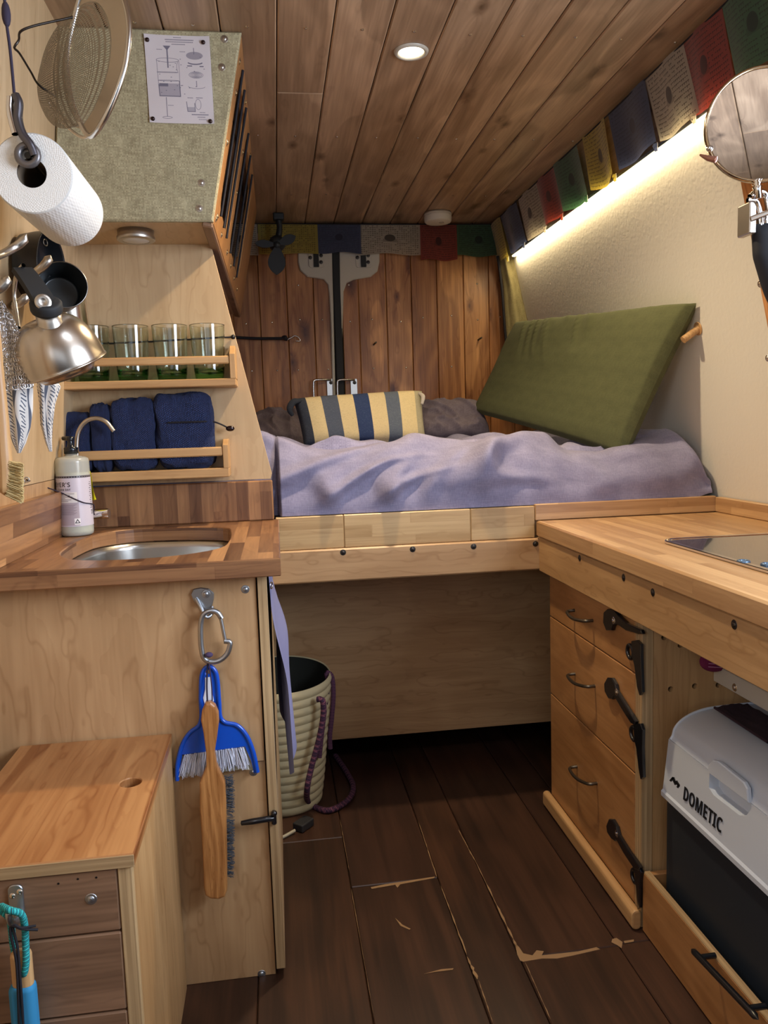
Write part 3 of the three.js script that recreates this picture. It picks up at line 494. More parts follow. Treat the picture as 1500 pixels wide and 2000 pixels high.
// ------------------------------------------------------------------ bolt hanger, carabiner, dustpan, brush
{
  const z0 = -1.488, F = (u, v, d = 0.006) => P(u, v, 'z', z0 + d);
  const h = thing('bolt_hanger', 'grey steel bolt hanger screwed to the sink cabinet', 'hanger');
  const pts = [[373, 1160], [378, 1150], [392, 1147], [408, 1149], [418, 1158], [418, 1168], [414, 1185], [410, 1198], [402, 1196], [388, 1182], [378, 1172]].map(([u, v]) => { const p = F(u, v, 0); return [p.x, p.y]; });
  part('plate', plateZ(pts.reverse(), z0, z0 + 0.004, 0.0012), M.zinc, h);
  part('eye', tube([F(382, 1168, 0.004), F(392, 1186, 0.012), F(404, 1206, 0.018), F(413, 1200, 0.014), F(414, 1185, 0.005)], 0.0035, 24, 8), M.zinc, h);
  screw(h, F(402, 1160, 0.004), V(0, 0, 1), boltGeo, M.zinc, 'bolt');
  const c = thing('carabiner', 'worn silver carabiner hanging from the bolt hanger', 'carabiner');
  part('body', tube([[438, 1252], [449, 1254], [449, 1262], [443, 1278], [428, 1290], [410, 1292], [399, 1286], [394, 1268], [392, 1240], [393, 1215], [398, 1200], [410, 1193], [424, 1196], [433, 1208]].map(([u, v]) => F(u, v, 0.018)), 0.0052, 70, 10), M.zinc, c);
  const gt = part('gate', rod(F(431, 1206, 0.018), F(441, 1256, 0.018), 0.0035), M.zinc, c);
  part('hinge_pin', rod(F(431, 1207, 0.012), F(431, 1207, 0.024), 0.002), M.darkMetal, gt);
  const cd = thing('brush_cord', 'thin purple cord tied to the carabiner above the dustpan', 'cord');
  part('cord', tube([F(406, 1290, 0.022), F(405, 1305, 0.018), F(404, 1340, 0.024), F(405, 1370, 0.035), F(406, 1400, 0.038)], 0.0016, 30, 6), std(0x2a2236, 0.9), cd);
  part('strand', tube([F(407, 1290, 0.022), F(410, 1310, 0.02), F(414, 1350, 0.026), F(413, 1374, 0.035), F(404, 1384, 0.038)], 0.0013, 30, 6), std(0x3a2c4a, 0.9), cd);
  part('knot', new THREE.SphereGeometry(0.0065, 10, 8).scale(1.2, 0.8, 1).translate(...F(408, 1279, 0.024).toArray()), std(0x4a3c5c, 0.9), cd);
  part('knot', new THREE.SphereGeometry(0.004, 10, 8).scale(1.6, 0.7, 1).translate(...F(410, 1386, 0.040).toArray()), std(0x3a2c4a, 0.9), cd);
  // blue dustpan with its white bristle brush behind
  const d = thing('dustpan', 'bright blue plastic dustpan with white bristles hanging on the cabinet', 'dustpan'), blue = std(0x0b4fc0, 0.32, 0, { clearcoat: 0.3 });
  const q = (u, v) => { const p = F(u, v, 0.008); return [p.x, p.y]; };
  const out = [[395, 1308], [400, 1301], [408, 1299], [417, 1302], [423, 1312], [429, 1360], [431, 1400], [436, 1408], [455, 1412], [474, 1424], [488, 1444], [500, 1480], [505, 1500], [503, 1510], [496, 1510], [490, 1485], [478, 1458], [356, 1474], [352, 1500], [350, 1524], [344, 1526], [342, 1510], [346, 1480], [356, 1446], [368, 1430], [382, 1420], [390, 1414], [392, 1396], [391, 1350]].map(([u, v]) => q(u, v)).reverse();
  const hole = circle(...q(406, 1312), 0.0042, 14), slot = [[401, 1322], [411, 1321], [415, 1350], [418, 1368], [412, 1374], [400, 1374], [397, 1362], [401, 1345]].map(([u, v]) => q(u, v));
  part('pan', plateZ(out, z0 + 0.006, z0 + 0.011, 0.0018, [hole]), blue, d);
  part('rim', tube([[346, 1524], [347, 1490], [358, 1450], [372, 1430], [388, 1418], [393, 1404], [392, 1360], [396, 1312], [407, 1301], [420, 1310], [428, 1370], [431, 1402], [440, 1411], [462, 1416], [480, 1434], [494, 1466], [503, 1508]].map(([u, v]) => F(u, v, 0.011)), 0.0042, 90, 8), blue, d);
  part('handle_inlay', plateZ(slot.reverse(), z0 + 0.0112, z0 + 0.0125, 0.0004), std(0xe6eaf4, 0.4), d, 'white plastic handle inlay');
  part('pan_lip', plateZ([[355, 1478], [352, 1518], [368, 1518], [470, 1505], [494, 1506], [488, 1488], [478, 1462]].map(([u, v]) => q(u, v)), z0 + 0.0015, z0 + 0.0035, 0), std(0xb8b49a, 0.6), d);
  const br = []; for (let i = 0; i < 260; i++) { const t = rnd(), u = lerp(360, 476, t), v0 = lerp(1474, 1459, t) + rr(-1, 2); if (0) continue; const k = (t - 0.5) * 2; const a = F(u, v0, rr(0.006, 0.014)), b = F(u + k * 12 + rr(-5, 5), v0 + rr(34, 48) - (t > 0.5 ? 4 : 0), rr(0.004, 0.016)); br.push(rod(a, b, 0.0007, 3)); }
  const bs = part('bristles', mergeGeometries(br), std(0xe4e6f2, 0.6), d, 'white bristles'); bs.userData.kind = 'stuff';
  // wooden hand brush in front
  const w = thing('hand_brush', 'wooden handled hand brush with grey bristles hanging over the dustpan', 'brush'), zb = 0.036;
  const sil = [[402, 1370], [412, 1369], [421, 1376], [427, 1390], [428, 1408], [424, 1440], [420, 1465], [424, 1490], [434, 1512], [440, 1526], [442, 1560], [443, 1620], [444, 1690], [444, 1735], [440, 1747], [428, 1752], [412, 1751], [402, 1745], [399, 1732], [396, 1660], [391, 1580], [391, 1540], [390, 1526], [396, 1512], [403, 1494], [403, 1470], [398, 1430], [393, 1405], [395, 1386]].map(([u, v]) => { const p = F(u, v, zb); return [p.x, p.y]; });
  const hg = extr(sil.reverse(), 0.020, 0.005, [circle(...(() => { const p = F(407, 1402, zb); return [p.x, p.y]; })(), 0.0035, 12)], 3); hg.translate(0, 0, z0 + zb - 0.010);
  part('handle', grained(hg, 'y'), M.brush, w);
  const gb = []; for (let i = 0; i < 340; i++) { const t = rnd(), v = lerp(1515, 1708, t), a = F(444, v, zb - 0.008 + rr(-0.006, 0.006)), b = F(456 + rr(-4, 3), v + rr(-6, 8), zb - 0.012 + rr(-0.012, 0.010)); a.x -= 0.006; gb.push(rod(a, b, 0.0006, 3)); }
  const gs = part('bristles', mergeGeometries(gb), std(0x4a5058, 0.9), w, 'grey bristles along one side'); gs.userData.kind = 'stuff';
}
// ------------------------------------------------------------------ step bench in the near corner
{
  const o = thing('storage_bench', 'low plywood step box with a lift hole in its lid', 'bench');
  const xr = -0.2195, z1 = -1.055, z0 = -1.4855, yt = 0.527, hc = P(255, 1528, 'y', yt);
  const lid = part('lid', plateY([[-0.50, z1], [xr, z1], [xr - 0.004, z0], [-0.50, z0]], yt - 0.019, yt, 0.0015, [circle(hc.x, hc.z, 0.0175, 24)], 'z'), M.lid, o);
  part('lid_edge', bx(-0.50, xr, yt - 0.0185, yt - 0.001, z1 + 0.0005, z1 + 0.0025, 0.0005), M.ply, lid);
  part('side_panel', bx(xr - 0.02, xr - 0.006, 0, yt - 0.0195, z0, z1 - 0.018, 0.001, 'y'), M.birch, o);
  part('corner_post', bx(xr - 0.024, xr - 0.005, 0, yt - 0.0195, z1 - 0.0175, z1 - 0.003, 0.001, 'y'), M.ply, o);
  const B = (v) => P(200, v, 'z', z1 - 0.004).y, ys = [yt - 0.0195, B(1822), B(1978), B(1978) - 0.125, 0];
  for (let i = 0; i < 4; i++) part('front_board', bx(-0.50, xr - 0.0245, ys[i + 1] + 0.001, ys[i] - 0.001, z1 - 0.016, z1 - 0.003, 0.0025, 'x'), M.bench, o);
  part('inside', bx(-0.49, xr - 0.025, 0.001, 0.30, z0 + 0.03, z1 - 0.03), M.backing, o);
  const f = (u, v, d = 0) => P(u, v, 'z', z1 - 0.003 + d);
  screw(o, f(178, 1756), V(0, 0, 1), boltGeo, M.zinc, 'bolt');
  for (const [u, v] of [[114, 1726], [152, 1717], [188, 1714]]) part('screw_hole', new THREE.CircleGeometry(0.0016, 10).translate(...f(u, v, 0.0004).toArray()), M.black, o);
  const h = thing('coat_hook', 'grey metal hook screwed to the step box', 'hook');
  part('plate', plateZ(rrect(f(17, 1745).x, f(47, 1745).x, f(30, 1795).y, f(30, 1726).y, 0.008), z1 - 0.0028, z1 + 0.001, 0.001), M.zinc, h);
  part('prong', taper([f(38, 1786, 0.004), f(32, 1800, 0.02), f(22, 1802, 0.032), f(17, 1790, 0.040), f(17, 1780, 0.040)], [0.005, 0.005, 0.0045, 0.004, 0.0045]), M.zinc, h);
  for (const [u, v] of [[38, 1742], [24, 1750]]) screw(h, f(u, v, 0.004), V(0, 0, 1), screwGeo, M.screw);
  const rope = canvasTex(128, 128, (x) => { x.fillStyle = '#1f9a9c'; x.fillRect(0, 0, 128, 128); for (let i = -8; i < 16; i++) { x.strokeStyle = ['#0d5a62', '#46c4be', '#2b2f38'][(i + 9) % 3]; x.lineWidth = 6; x.beginPath(); x.moveTo(i * 16, 0); x.lineTo(i * 16 + 70, 128); x.stroke(); } }); rope.wrapS = rope.wrapT = THREE.RepeatWrapping; rope.repeat.set(18, 1);
  const t = thing('hand_tool', 'hand tool with a turquoise sleeve and wooden grip hanging on the step box', 'tool'), tq = std(0x2f86b4, 0.75);
  part('rope_loop', tube([f(2, 1770, 0.03), f(20, 1778, 0.045), f(40, 1784, 0.04), f(48, 1806, 0.032), f(50, 1840, 0.03), f(51, 1880, 0.032), f(47, 1902, 0.03), f(42, 1890, 0.016), f(28, 1856, 0.016), f(22, 1812, 0.02), f(16, 1790, 0.036), f(0, 1776, 0.034)], 0.0045, 80, 8), new THREE.MeshPhysicalMaterial({ map: rope, roughness: 0.9 }), t, 'turquoise braided rope');
  part('cord', tube([f(70, 1808, 0.036), f(40, 1812, 0.042), f(26, 1806, 0.04), f(34, 1850, 0.038), f(40, 1920, 0.036), f(46, 2010, 0.034)], 0.0018, 40, 6), M.cord, t); part('cord', tube([f(74, 1816, 0.036), f(42, 1814, 0.042), f(22, 1808, 0.04), f(32, 1880, 0.038), f(38, 2010, 0.034)], 0.0018, 40, 6), M.cord, t);
  part('grip', grained(rbox(f(23, 1890, 0.02).x, f(65, 1890, 0.02).x, f(44, 1930, 0.02).y, f(44, 1852, 0.02).y, z1 + 0.009, z1 + 0.028, 0.009), 'y'), M.pine, t, 'pale wooden grip');
  part('sleeve', rbox(f(20, 1940, 0.02).x, f(72, 1940, 0.02).x, f(44, 2110, 0.02).y, f(44, 1916, 0.02).y, z1 + 0.006, z1 + 0.031, 0.010), tq, t, 'turquoise blue sleeve');
}
// ------------------------------------------------------------------ upper cabinet with burlap front
const ZC = -1.838, CB = V(-0.128, 1.567, 0), CT = V(-0.045, 1.9695, 0);
{
  const o = thing('overhead_cabinet', 'overhead cabinet with a burlap front and slotted wooden side', 'cabinet');
  const zEnd = PP(463, 622, CB, V(CT.y - CB.y, -(CT.x - CB.x), 0).normalize()).z;
  const xl = (y) => xLeft(y) + 0.002;
  part('burlap_front', plateZ([[xl(1.567), 1.567], [CB.x + 0.012, 1.567], [CT.x + 0.012, 1.9695], [xl(1.9695), 1.9695]], ZC - 0.016, ZC, 0.004), M.burlap, o, 'coarse tan burlap covered front');
  part('bottom_panel', bx(xl(1.567), CB.x - 0.004, 1.5675, 1.58, zEnd, ZC - 0.017, 0.001, 'z'), M.pale, o);
  // slotted side, built flat in (a along -z, b up the slope) and turned into place
  const up = CT.clone().sub(CB).normalize(), nrm = V(up.y, -up.x, 0), L = CT.distanceTo(CB);
  const a0 = -ZC + 0.0165, a1 = -zEnd;
  const s1 = rrect(a0 + 0.075, a0 + 0.40, 0.06, L - 0.045, 0.03), s2 = rrect(a0 + 0.47, Math.min(a1 - 0.06, a0 + 0.98), 0.06, L - 0.045, 0.03);
  const m4 = new THREE.Matrix4().makeBasis(V(0, 0, -1), up, nrm).setPosition(CB.x, CB.y, 0);
  const flip = (g) => { g.applyMatrix4(m4); return g; };
  const sideShape = extr([[a0, 0], [a1, 0], [a1, L], [a0, L]], 0.012, 0.001, [s1.slice().reverse(), s2.slice().reverse()]);
  const side = part('side_panel', flip(grained(sideShape, 'y')), M.drawer, o, 'orange brown slotted wooden side');
  for (const s of [s1, s2]) {
    const x0 = Math.min(...s.map((q) => q[0])), x1 = Math.max(...s.map((q) => q[0])), n = 6;
    for (let i = 0; i < n; i++) { const x = lerp(x0 + 0.025, x1 - 0.03, i / (n - 1)); if (i === 3 || i === 1) continue; if (i % 2 === 0) { const g = rod(V(x, 0.045, 0.015), V(x, L - 0.028, 0.015), 0.0032, 8); part('elastic', flip(g), M.cord, side); } else { const g = bx(x - 0.005, x + 0.005, 0.05, L - 0.035, -0.05, -0.04, 0.002, 'y'); part('slat', flip(g), M.pine, side); } }
  }
  part('inner_back', flip(bx(a0, a1, 0.001, L - 0.001, -0.16, -0.15)), M.backing, o);
  part('edge_trim', flip(bx(a0 - 0.012, a1, -0.012, -0.0005, -0.012, 0.012, 0.003, 'x')), M.bench, o);
  const bolts = [[0.03, L - 0.04], [0.05, L - 0.10], [0.026, 0.19], [0.03, 0.02], [0.05, 0.03], [0.2, 0.025], [0.42, 0.03], [0.6, 0.03], [0.8, 0.03], [1.0, 0.03], [0.44, L - 0.1], [0.44, 0.2], [0.3, L - 0.02], [0.7, L - 0.02]];
  for (const [a, bb] of bolts) if (a0 + a < a1) { const p = V(a0 + a, bb, 0.012).applyMatrix4(m4); screw(side, p, nrm, boltGeo, M.screw, 'bolt'); }
  for (const [u, v] of [[438, 76], [433, 131], [393, 357], [389, 407]]) screw(o, P(u, v, 'z', ZC), V(0, 0, 1), boltGeo, M.brushed, 'bolt');
}
{ // puck light under the cabinet (off)
  const c = P(255, 437, 'y', 1.567), o = thing('puck_light', 'round silver puck light under the burlap cabinet', 'lamp', null, V(c.x, 1.567, -1.925));
  part('housing', lathe([[0, 0], [0.041, 0], [0.041, -0.012], [0.043, -0.014], [0.043, -0.021], [0.040, -0.023], [0.030, -0.023]], 36), M.brushed, o); part('lens', lathe([[0.030, -0.0225], [0.02, -0.025], [0, -0.026]], 28), std(0xc8c6c0, 0.35), o);
}
{ // pinned drawing
  const sheet = canvasTex(512, 680, (x, w, h) => {
    x.fillStyle = '#cdc4c4'; x.fillRect(0, 0, w, h); x.strokeStyle = x.fillStyle = '#6f6a78'; x.lineWidth = 3;
    const dash = (cx, y, wd, hh = 7) => { for (let q = cx - wd / 2; q < cx + wd / 2; q += 9) x.fillRect(q, y, 6 + (q * 7 % 3), hh); };
    dash(256, 14, 60, 5); dash(270, 30, 220); dash(270, 46, 210); dash(260, 64, 100);
    const ell = (cx, cy, rx, ry) => { x.beginPath(); x.ellipse(cx, cy, rx, ry, 0, 0, 6.3); x.stroke(); };
    x.fillRect(166, 100, 10, 150); x.beginPath(); x.moveTo(140, 80); x.lineTo(200, 80); x.lineTo(176, 110); x.lineTo(166, 110); x.fill();
    ell(170, 190, 88, 16); x.beginPath(); x.moveTo(84, 190); x.lineTo(92, 470); x.lineTo(256, 474); x.lineTo(258, 190); x.stroke(); ell(165, 285, 84, 3); ell(170, 350, 84, 3);
    x.globalAlpha = 0.45; x.fillRect(94, 372, 160, 98); x.globalAlpha = 1; x.fillRect(94, 372, 70, 24); x.lineWidth = 7; x.beginPath(); x.moveTo(90, 380); x.lineTo(94, 470); x.lineTo(256, 472); x.lineTo(254, 350); x.stroke(); x.lineWidth = 3;
    x.beginPath(); x.moveTo(250, 200); x.quadraticCurveTo(230, 240, 246, 280); x.stroke(); x.fillRect(140, 480, 5, 150); ell(142, 636, 38, 8);
    x.globalAlpha = 0.6; x.beginPath(); x.ellipse(384, 150, 66, 30, 0, 0, 6.3); x.fill(); x.globalAlpha = 1; x.fillRect(378, 90, 5, 50); x.lineWidth = 9; x.beginPath(); x.ellipse(386, 200, 58, 16, 0, 0.2, 2.9); x.stroke(); x.lineWidth = 3; x.fillRect(322, 226, 40, 8); x.fillRect(420, 228, 32, 8);
    for (let i = 1; i < 6; i++) ell(388, 300, i * 11, i * 5); x.beginPath(); x.ellipse(388, 390, 66, 16, 0, 0, 3.14); x.stroke(); x.fillRect(386, 346, 5, 48);
    x.lineWidth = 5; x.beginPath(); x.moveTo(300, 510); x.lineTo(306, 586); x.lineTo(366, 586); x.lineTo(364, 520); x.stroke(); x.globalAlpha = 0.4; x.fillRect(306, 552, 58, 32); x.globalAlpha = 1; x.lineWidth = 3; ell(392, 530, 22, 40);
    dash(110, 108, 40, 5); dash(290, 120, 40, 5); dash(175, 540, 44, 5); dash(330, 478, 40, 5); dash(400, 476, 46, 5); dash(420, 590, 40, 5); dash(400, 606, 130, 7); dash(410, 626, 60, 5); dash(420, 644, 60, 5);
    for (let i = 0; i < 26; i++) { const a = h2(i, 1, 5), b = h2(i, 2, 5); x.fillRect(60 + a * 400, 150 + b * 330, 9, 5); }
  });
  const q = (u, v) => P(u, v, 'z', ZC + 0.001), c = [q(281, 67), q(409, 72), q(419, 243), q(293, 240)];
  const o = thing('pinned_drawing', 'sheet with a technical line drawing pinned to the burlap', 'paper');
  part('sheet', surf((u, v) => { const p = c[3].clone().lerp(c[2], u).lerp(c[0].clone().lerp(c[1], u), v); p.z += 0.001 + 0.003 * Math.sin(v * 6) * (u * (1 - u)) * 2 + 0.003 * Math.pow(Math.abs(2 * u - 1) * Math.abs(2 * v - 1), 4); return p; }, 16, 20), new THREE.MeshPhysicalMaterial({ map: sheet, roughness: 0.85, side: THREE.DoubleSide }), o);
  for (const [u, v] of [[288, 79], [397, 84], [299, 233], [411, 238]]) { const p = q(u, v); p.z += 0.003; screw(o, p, V(0, 0, 1), lathe([[0, 0.004], [0.003, 0.0038], [0.0046, 0.001], [0.0046, 0]], 12), std(0x2e1c18, 0.35, 0.5), 'pin'); }
}
// ------------------------------------------------------------------ things hanging on the left wall
const WN = V(1, -0.1, 0).normalize();
const onWall = (u, v, d = 0) => PP(u, v, V(xLeft(1.3), 1.3, 0).addScaledVector(WN, d), WN);
{ // paper towel roll on a carabiner strap
  const zA = -1.25, zE = -1.46, a = P(62, 338, 'z', zA), R = 0.0575, o = thing('paper_towel_roll', 'white paper towel roll hanging on a strap by the wall', 'paper towel');
  const len = zA - zE, prof = [[0.021, 0], [R - 0.002, 0], [R, 0.002], [R, len - 0.002], [R - 0.002, len], [0.021, len], [0.021, 0]];
  const tp = dataTex(256, 256, (u, v) => { const k = 128 + 50 * Math.sin(u * 6.283 * 24) * Math.sin(v * 6.283 * 24) + 60 * (noise(u * 64, v * 64, 91, 64, 64) - 0.5); return [k, k, k]; }, false); tp.repeat.set(3, 2);
  const g = lathe(prof, 56); g.rotateX(-Math.PI / 2); g.translate(a.x, a.y, zA); part('paper', toCreasedNormals(g, 0.6), std(0xe4e2dc, 0.95, 0, { bumpMap: tp, bumpScale: 0.0008, side: THREE.DoubleSide }), o);
  const core = new THREE.CylinderGeometry(0.0205, 0.0205, len - 0.001, 28, 1, true); core.rotateX(Math.PI / 2); core.translate(a.x, a.y, (zA + zE) / 2); part('core', core, std(0x6a5a48, 0.9, 0, { side: THREE.DoubleSide }), o, 'cardboard core');
  const s = thing('towel_hanger', 'grey carabiner strap on a dark cord holding the paper towel', 'hanger'), q = (u, v, d) => P(u, v, 'z', zA + d);
  part('cord', tube([q(8, -60, 0.0), q(10, 20, 0.0), q(20, 100, 0.0), q(28, 186, 0.004)], 0.0022, 40, 8), std(0x2c2438, 0.8), s);
  part('knot', new THREE.SphereGeometry(0.008, 10, 8).scale(0.8, 2.2, 0.8).translate(...q(12, 28, 0).toArray()), std(0x2c2438, 0.8), s);
  part('gate', tube([q(20, 190, 0.004), q(19, 215, 0.006), q(24, 240, 0.008), q(30, 262, 0.010)], 0.0052, 20, 8), M.chrome, s);
  part('strap', tube([q(30, 186, 0.004), q(36, 200, 0.006), q(35, 232, 0.008), q(44, 262, 0.010), q(60, 284, 0.010), q(68, 304, 0.008)], 0.0065, 30, 10), std(0x5c5a60, 0.3, 0.8), s);
  part('ring', new THREE.TorusGeometry(0.0135, 0.0055, 10, 28).translate(...q(54, 303, 0.007).toArray()), std(0x6a6666, 0.35, 0.6), s);
  part('axle', rod(q(54, 303, 0.004), q(62, 338, 0.004).setZ(zE - 0.02).add(V(-0.006, 0.03, 0)).setX(q(54, 303, 0).x).setY(q(54, 303, 0).y), 0.005), M.black, s);
}
{ // sieve: steel rim, mesh bowl behind it
  const o = thing('mesh_sieve', 'large fine mesh sieve with a wide steel rim hanging from the ceiling corner', 'sieve');
  const z0 = -1.28, q = (u, v, dz) => P(u, v, 'z', z0 + dz);
  const ring = [[176, 266, 0.0], [202, 236, 0.03], [228, 180, 0.045], [246, 120, 0.05], [252, 50, 0.045], [238, -10, 0.02], [205, -40, -0.03], [165, -20, -0.06], [140, 60, -0.07], [131, 120, -0.065], [138, 190, -0.045], [156, 238, -0.02]].map(([u, v, d]) => q(u, v, d));
  const curve = new THREE.CatmullRomCurve3(ring, true, 'centripetal');
  const N = 72, rim = curve.getPoints(N).slice(0, N), cen = rim.reduce((s, p) => s.add(p), V(0, 0, 0)).multiplyScalar(1 / N), dir = V(-0.75, -0.05, -0.62).normalize();
  part('rim_band', surf((u, v) => { const p = rim[Math.round(u * N) % N].clone(); const k = p.clone().sub(cen); return p.addScaledVector(dir, v * 0.024).addScaledVector(k, -0.20 * v); }, N, 3), std(0xb4aca2, 0.22, 1, { side: THREE.DoubleSide }), o, 'polished steel rim');
  part('rim_wire', tube(rim, 0.0042, 160, 8, true), M.steel, o);
  // mesh bowl: crossing wires over the bowl surface
  const bowl = (a, r) => { const i = a * N, k = Math.floor(i) % N, p = rim[k].clone().lerp(rim[(k + 1) % N], i - Math.floor(i)); const depth = 0.024 + 0.105 * Math.sqrt(Math.max(0, 1 - Math.pow(r, 2.4))); return cen.clone().lerp(p, r * 0.80).addScaledVector(dir, depth); };
  const mesh = dataTex(256, 256, (u, v) => { const f = (x) => Math.pow(Math.abs(Math.sin(x * Math.PI)), 0.7); const k = Math.max(1 - f(u * 32), 1 - f(v * 32)) > 0.25 ? 255 : 0; return [k, k, k]; }, false); mesh.repeat.set(4, 2);
  part('mesh_bowl', surf((u, v) => bowl(u % 1, 1 - v * 0.99), 72, 24), new THREE.MeshPhysicalMaterial({ color: 0x9c9890, metalness: 1, roughness: 0.4, alphaMap: mesh, alphaTest: 0.5, side: THREE.DoubleSide }), o, 'fine steel wire mesh bowl');
  // handle and rest wires to the wall
  part('handle', tube([rim[0], q(168, 255, -0.05), q(120, 228, -0.10), q(92, 190, -0.13), q(97, 205, -0.14), q(130, 246, -0.09), q(160, 268, -0.04), rim[1]], 0.0026, 60, 8), M.steel, o);
  part('hook_wire', tube([rim[46], q(42, 60, -0.02), q(36, 80, 0.0), q(28, 92, 0.0), q(38, 104, -0.02), q(60, 140, -0.05), q(76, 166, -0.08), q(110, 190, -0.1)], 0.0018, 60, 6), M.darkMetal, o);
}
function hook(pts, radii, label) { const o = thing('coat_hook', label, 'hook'); part('prong', taper(pts, radii, 12, 36), M.brushed, o); const p = pts[0]; part('plate', along(cyl(0.012, 0.012, 0.004, 20), p.clone().addScaledVector(WN, -0.002), p.clone().addScaledVector(WN, 1)), M.brushed, o); return o; }
{
  const z = -1.36, q = (u, v, dz = 0) => P(u, v, 'z', z + dz);
  hook([onWall(-36, 505, 0.002), q(-20, 506, 0.16), q(5, 496, 0.12), q(30, 482, 0.1), q(46, 470, 0.1), q(52, 456, 0.1)], [0.006, 0.005, 0.005, 0.005, 0.0055, 0.007], 'bare steel coat hook prong above the kettle');
  hook([onWall(52, 545, 0.002), q(70, 532, -0.12), q(85, 520, -0.1), q(94, 508, -0.1), q(99, 498, -0.1)], [0.006, 0.0055, 0.006, 0.007, 0.008], 'steel coat hook prong holding the black pan');
  hook([onWall(-20, 568, 0.002), q(-8, 566, 0.08), q(4, 560, 0.08), q(12, 550, 0.08), q(16, 538, 0.08)], [0.006, 0.0055, 0.006, 0.007, 0.008], 'steel coat hook prong above the chain mail scrubber');
  hook([onWall(26, 600, 0.002), q(40, 590, -0.02), q(48, 584, -0.02), q(55, 572, -0.02)], [0.006, 0.0055, 0.006, 0.007], 'steel coat hook prong behind the kettle handle');
}
// pan, cup, pot behind: lathed pieces tilted on the wall
function lathed(o, name, prof, m, pos, axis, label, seg = 44) { const g = lathe(prof, seg); g.applyQuaternion(new THREE.Quaternion().setFromUnitVectors(V(0, 1, 0), axis.clone().normalize())); g.translate(pos.x, pos.y, pos.z); return part(name, g, m, o, label); }
{
  const c = P(104, 523, 'z', -1.62), o = thing('black_pan', 'black non-stick pan hanging flat against the wall', 'pan');
  const blk = std(0x14161a, 0.35, 0.1, { side: THREE.DoubleSide });
  c.x = xLeft(c.y) + 0.012;
  lathed(o, 'pan', [[0, 0], [0.055, 0], [0.062, 0.004], [0.067, 0.03], [0.069, 0.05], [0.071, 0.052], [0.069, 0.053], [0.066, 0.05], [0.064, 0.03], [0.058, 0.007], [0, 0.005]], blk, c, V(1, -0.05, 0.12));
  lathed(o, 'pan_bottom', [[0.052, 0.0062], [0.03, 0.0062], [0, 0.0062]], std(0x6d7074, 0.35, 0.7), c, V(1, -0.05, 0.12), 'worn grey pan floor');
  part('ring', new THREE.TorusGeometry(0.006, 0.0018, 8, 18).rotateY(1.2).translate(...P(88, 474, 'z', -1.62).toArray()), M.darkMetal, o);
}
{
  const o = thing('steel_pot', 'tall stainless steel pot hanging behind the black cup', 'pot'), top = P(122, 560, 'z', -1.62), bot = P(138, 706, 'z', -1.66);
  const L = top.distanceTo(bot), ax = bot.clone().sub(top);
  lathed(o, 'pot', [[0.034, 0], [0.036, 0.001], [0.040, 0.02], [0.043, L * 0.5], [0.044, L - 0.008], [0.040, L], [0, L], [0, L - 0.002], [0.038, L - 0.002], [0.041, L - 0.01], [0.038, 0.02], [0.034, 0]], std(0xbcb8b0, 0.2, 1, { side: THREE.DoubleSide }), top, ax);
  const k = thing('black_cup', 'dark lined steel cup hanging mouth towards the room above the kettle', 'cup'), m = P(124, 556, 'z', -1.50);
  const axis = V(0.35, 0.10, 1).normalize(), base = m.clone().addScaledVector(axis, -0.07);
  lathed(k, 'cup', [[0, 0], [0.030, 0], [0.034, 0.006], [0.041, 0.068], [0.0418, 0.07], [0.0405, 0.07]], std(0x8d8a86, 0.3, 1), base, axis);
  lathed(k, 'lining', [[0.0405, 0.0698], [0.033, 0.008], [0.028, 0.004], [0, 0.004]], std(0x24282a, 0.3, 0.2, { side: THREE.DoubleSide }), base, axis, 'dark non-stick lining');
  part('hanging_loop', tube([P(98, 536, 'z', -1.54), P(90, 545, 'z', -1.55), P(84, 560, 'z', -1.56), P(82, 580, 'z', -1.56)], 0.003, 20, 8), M.chrome, k);
}
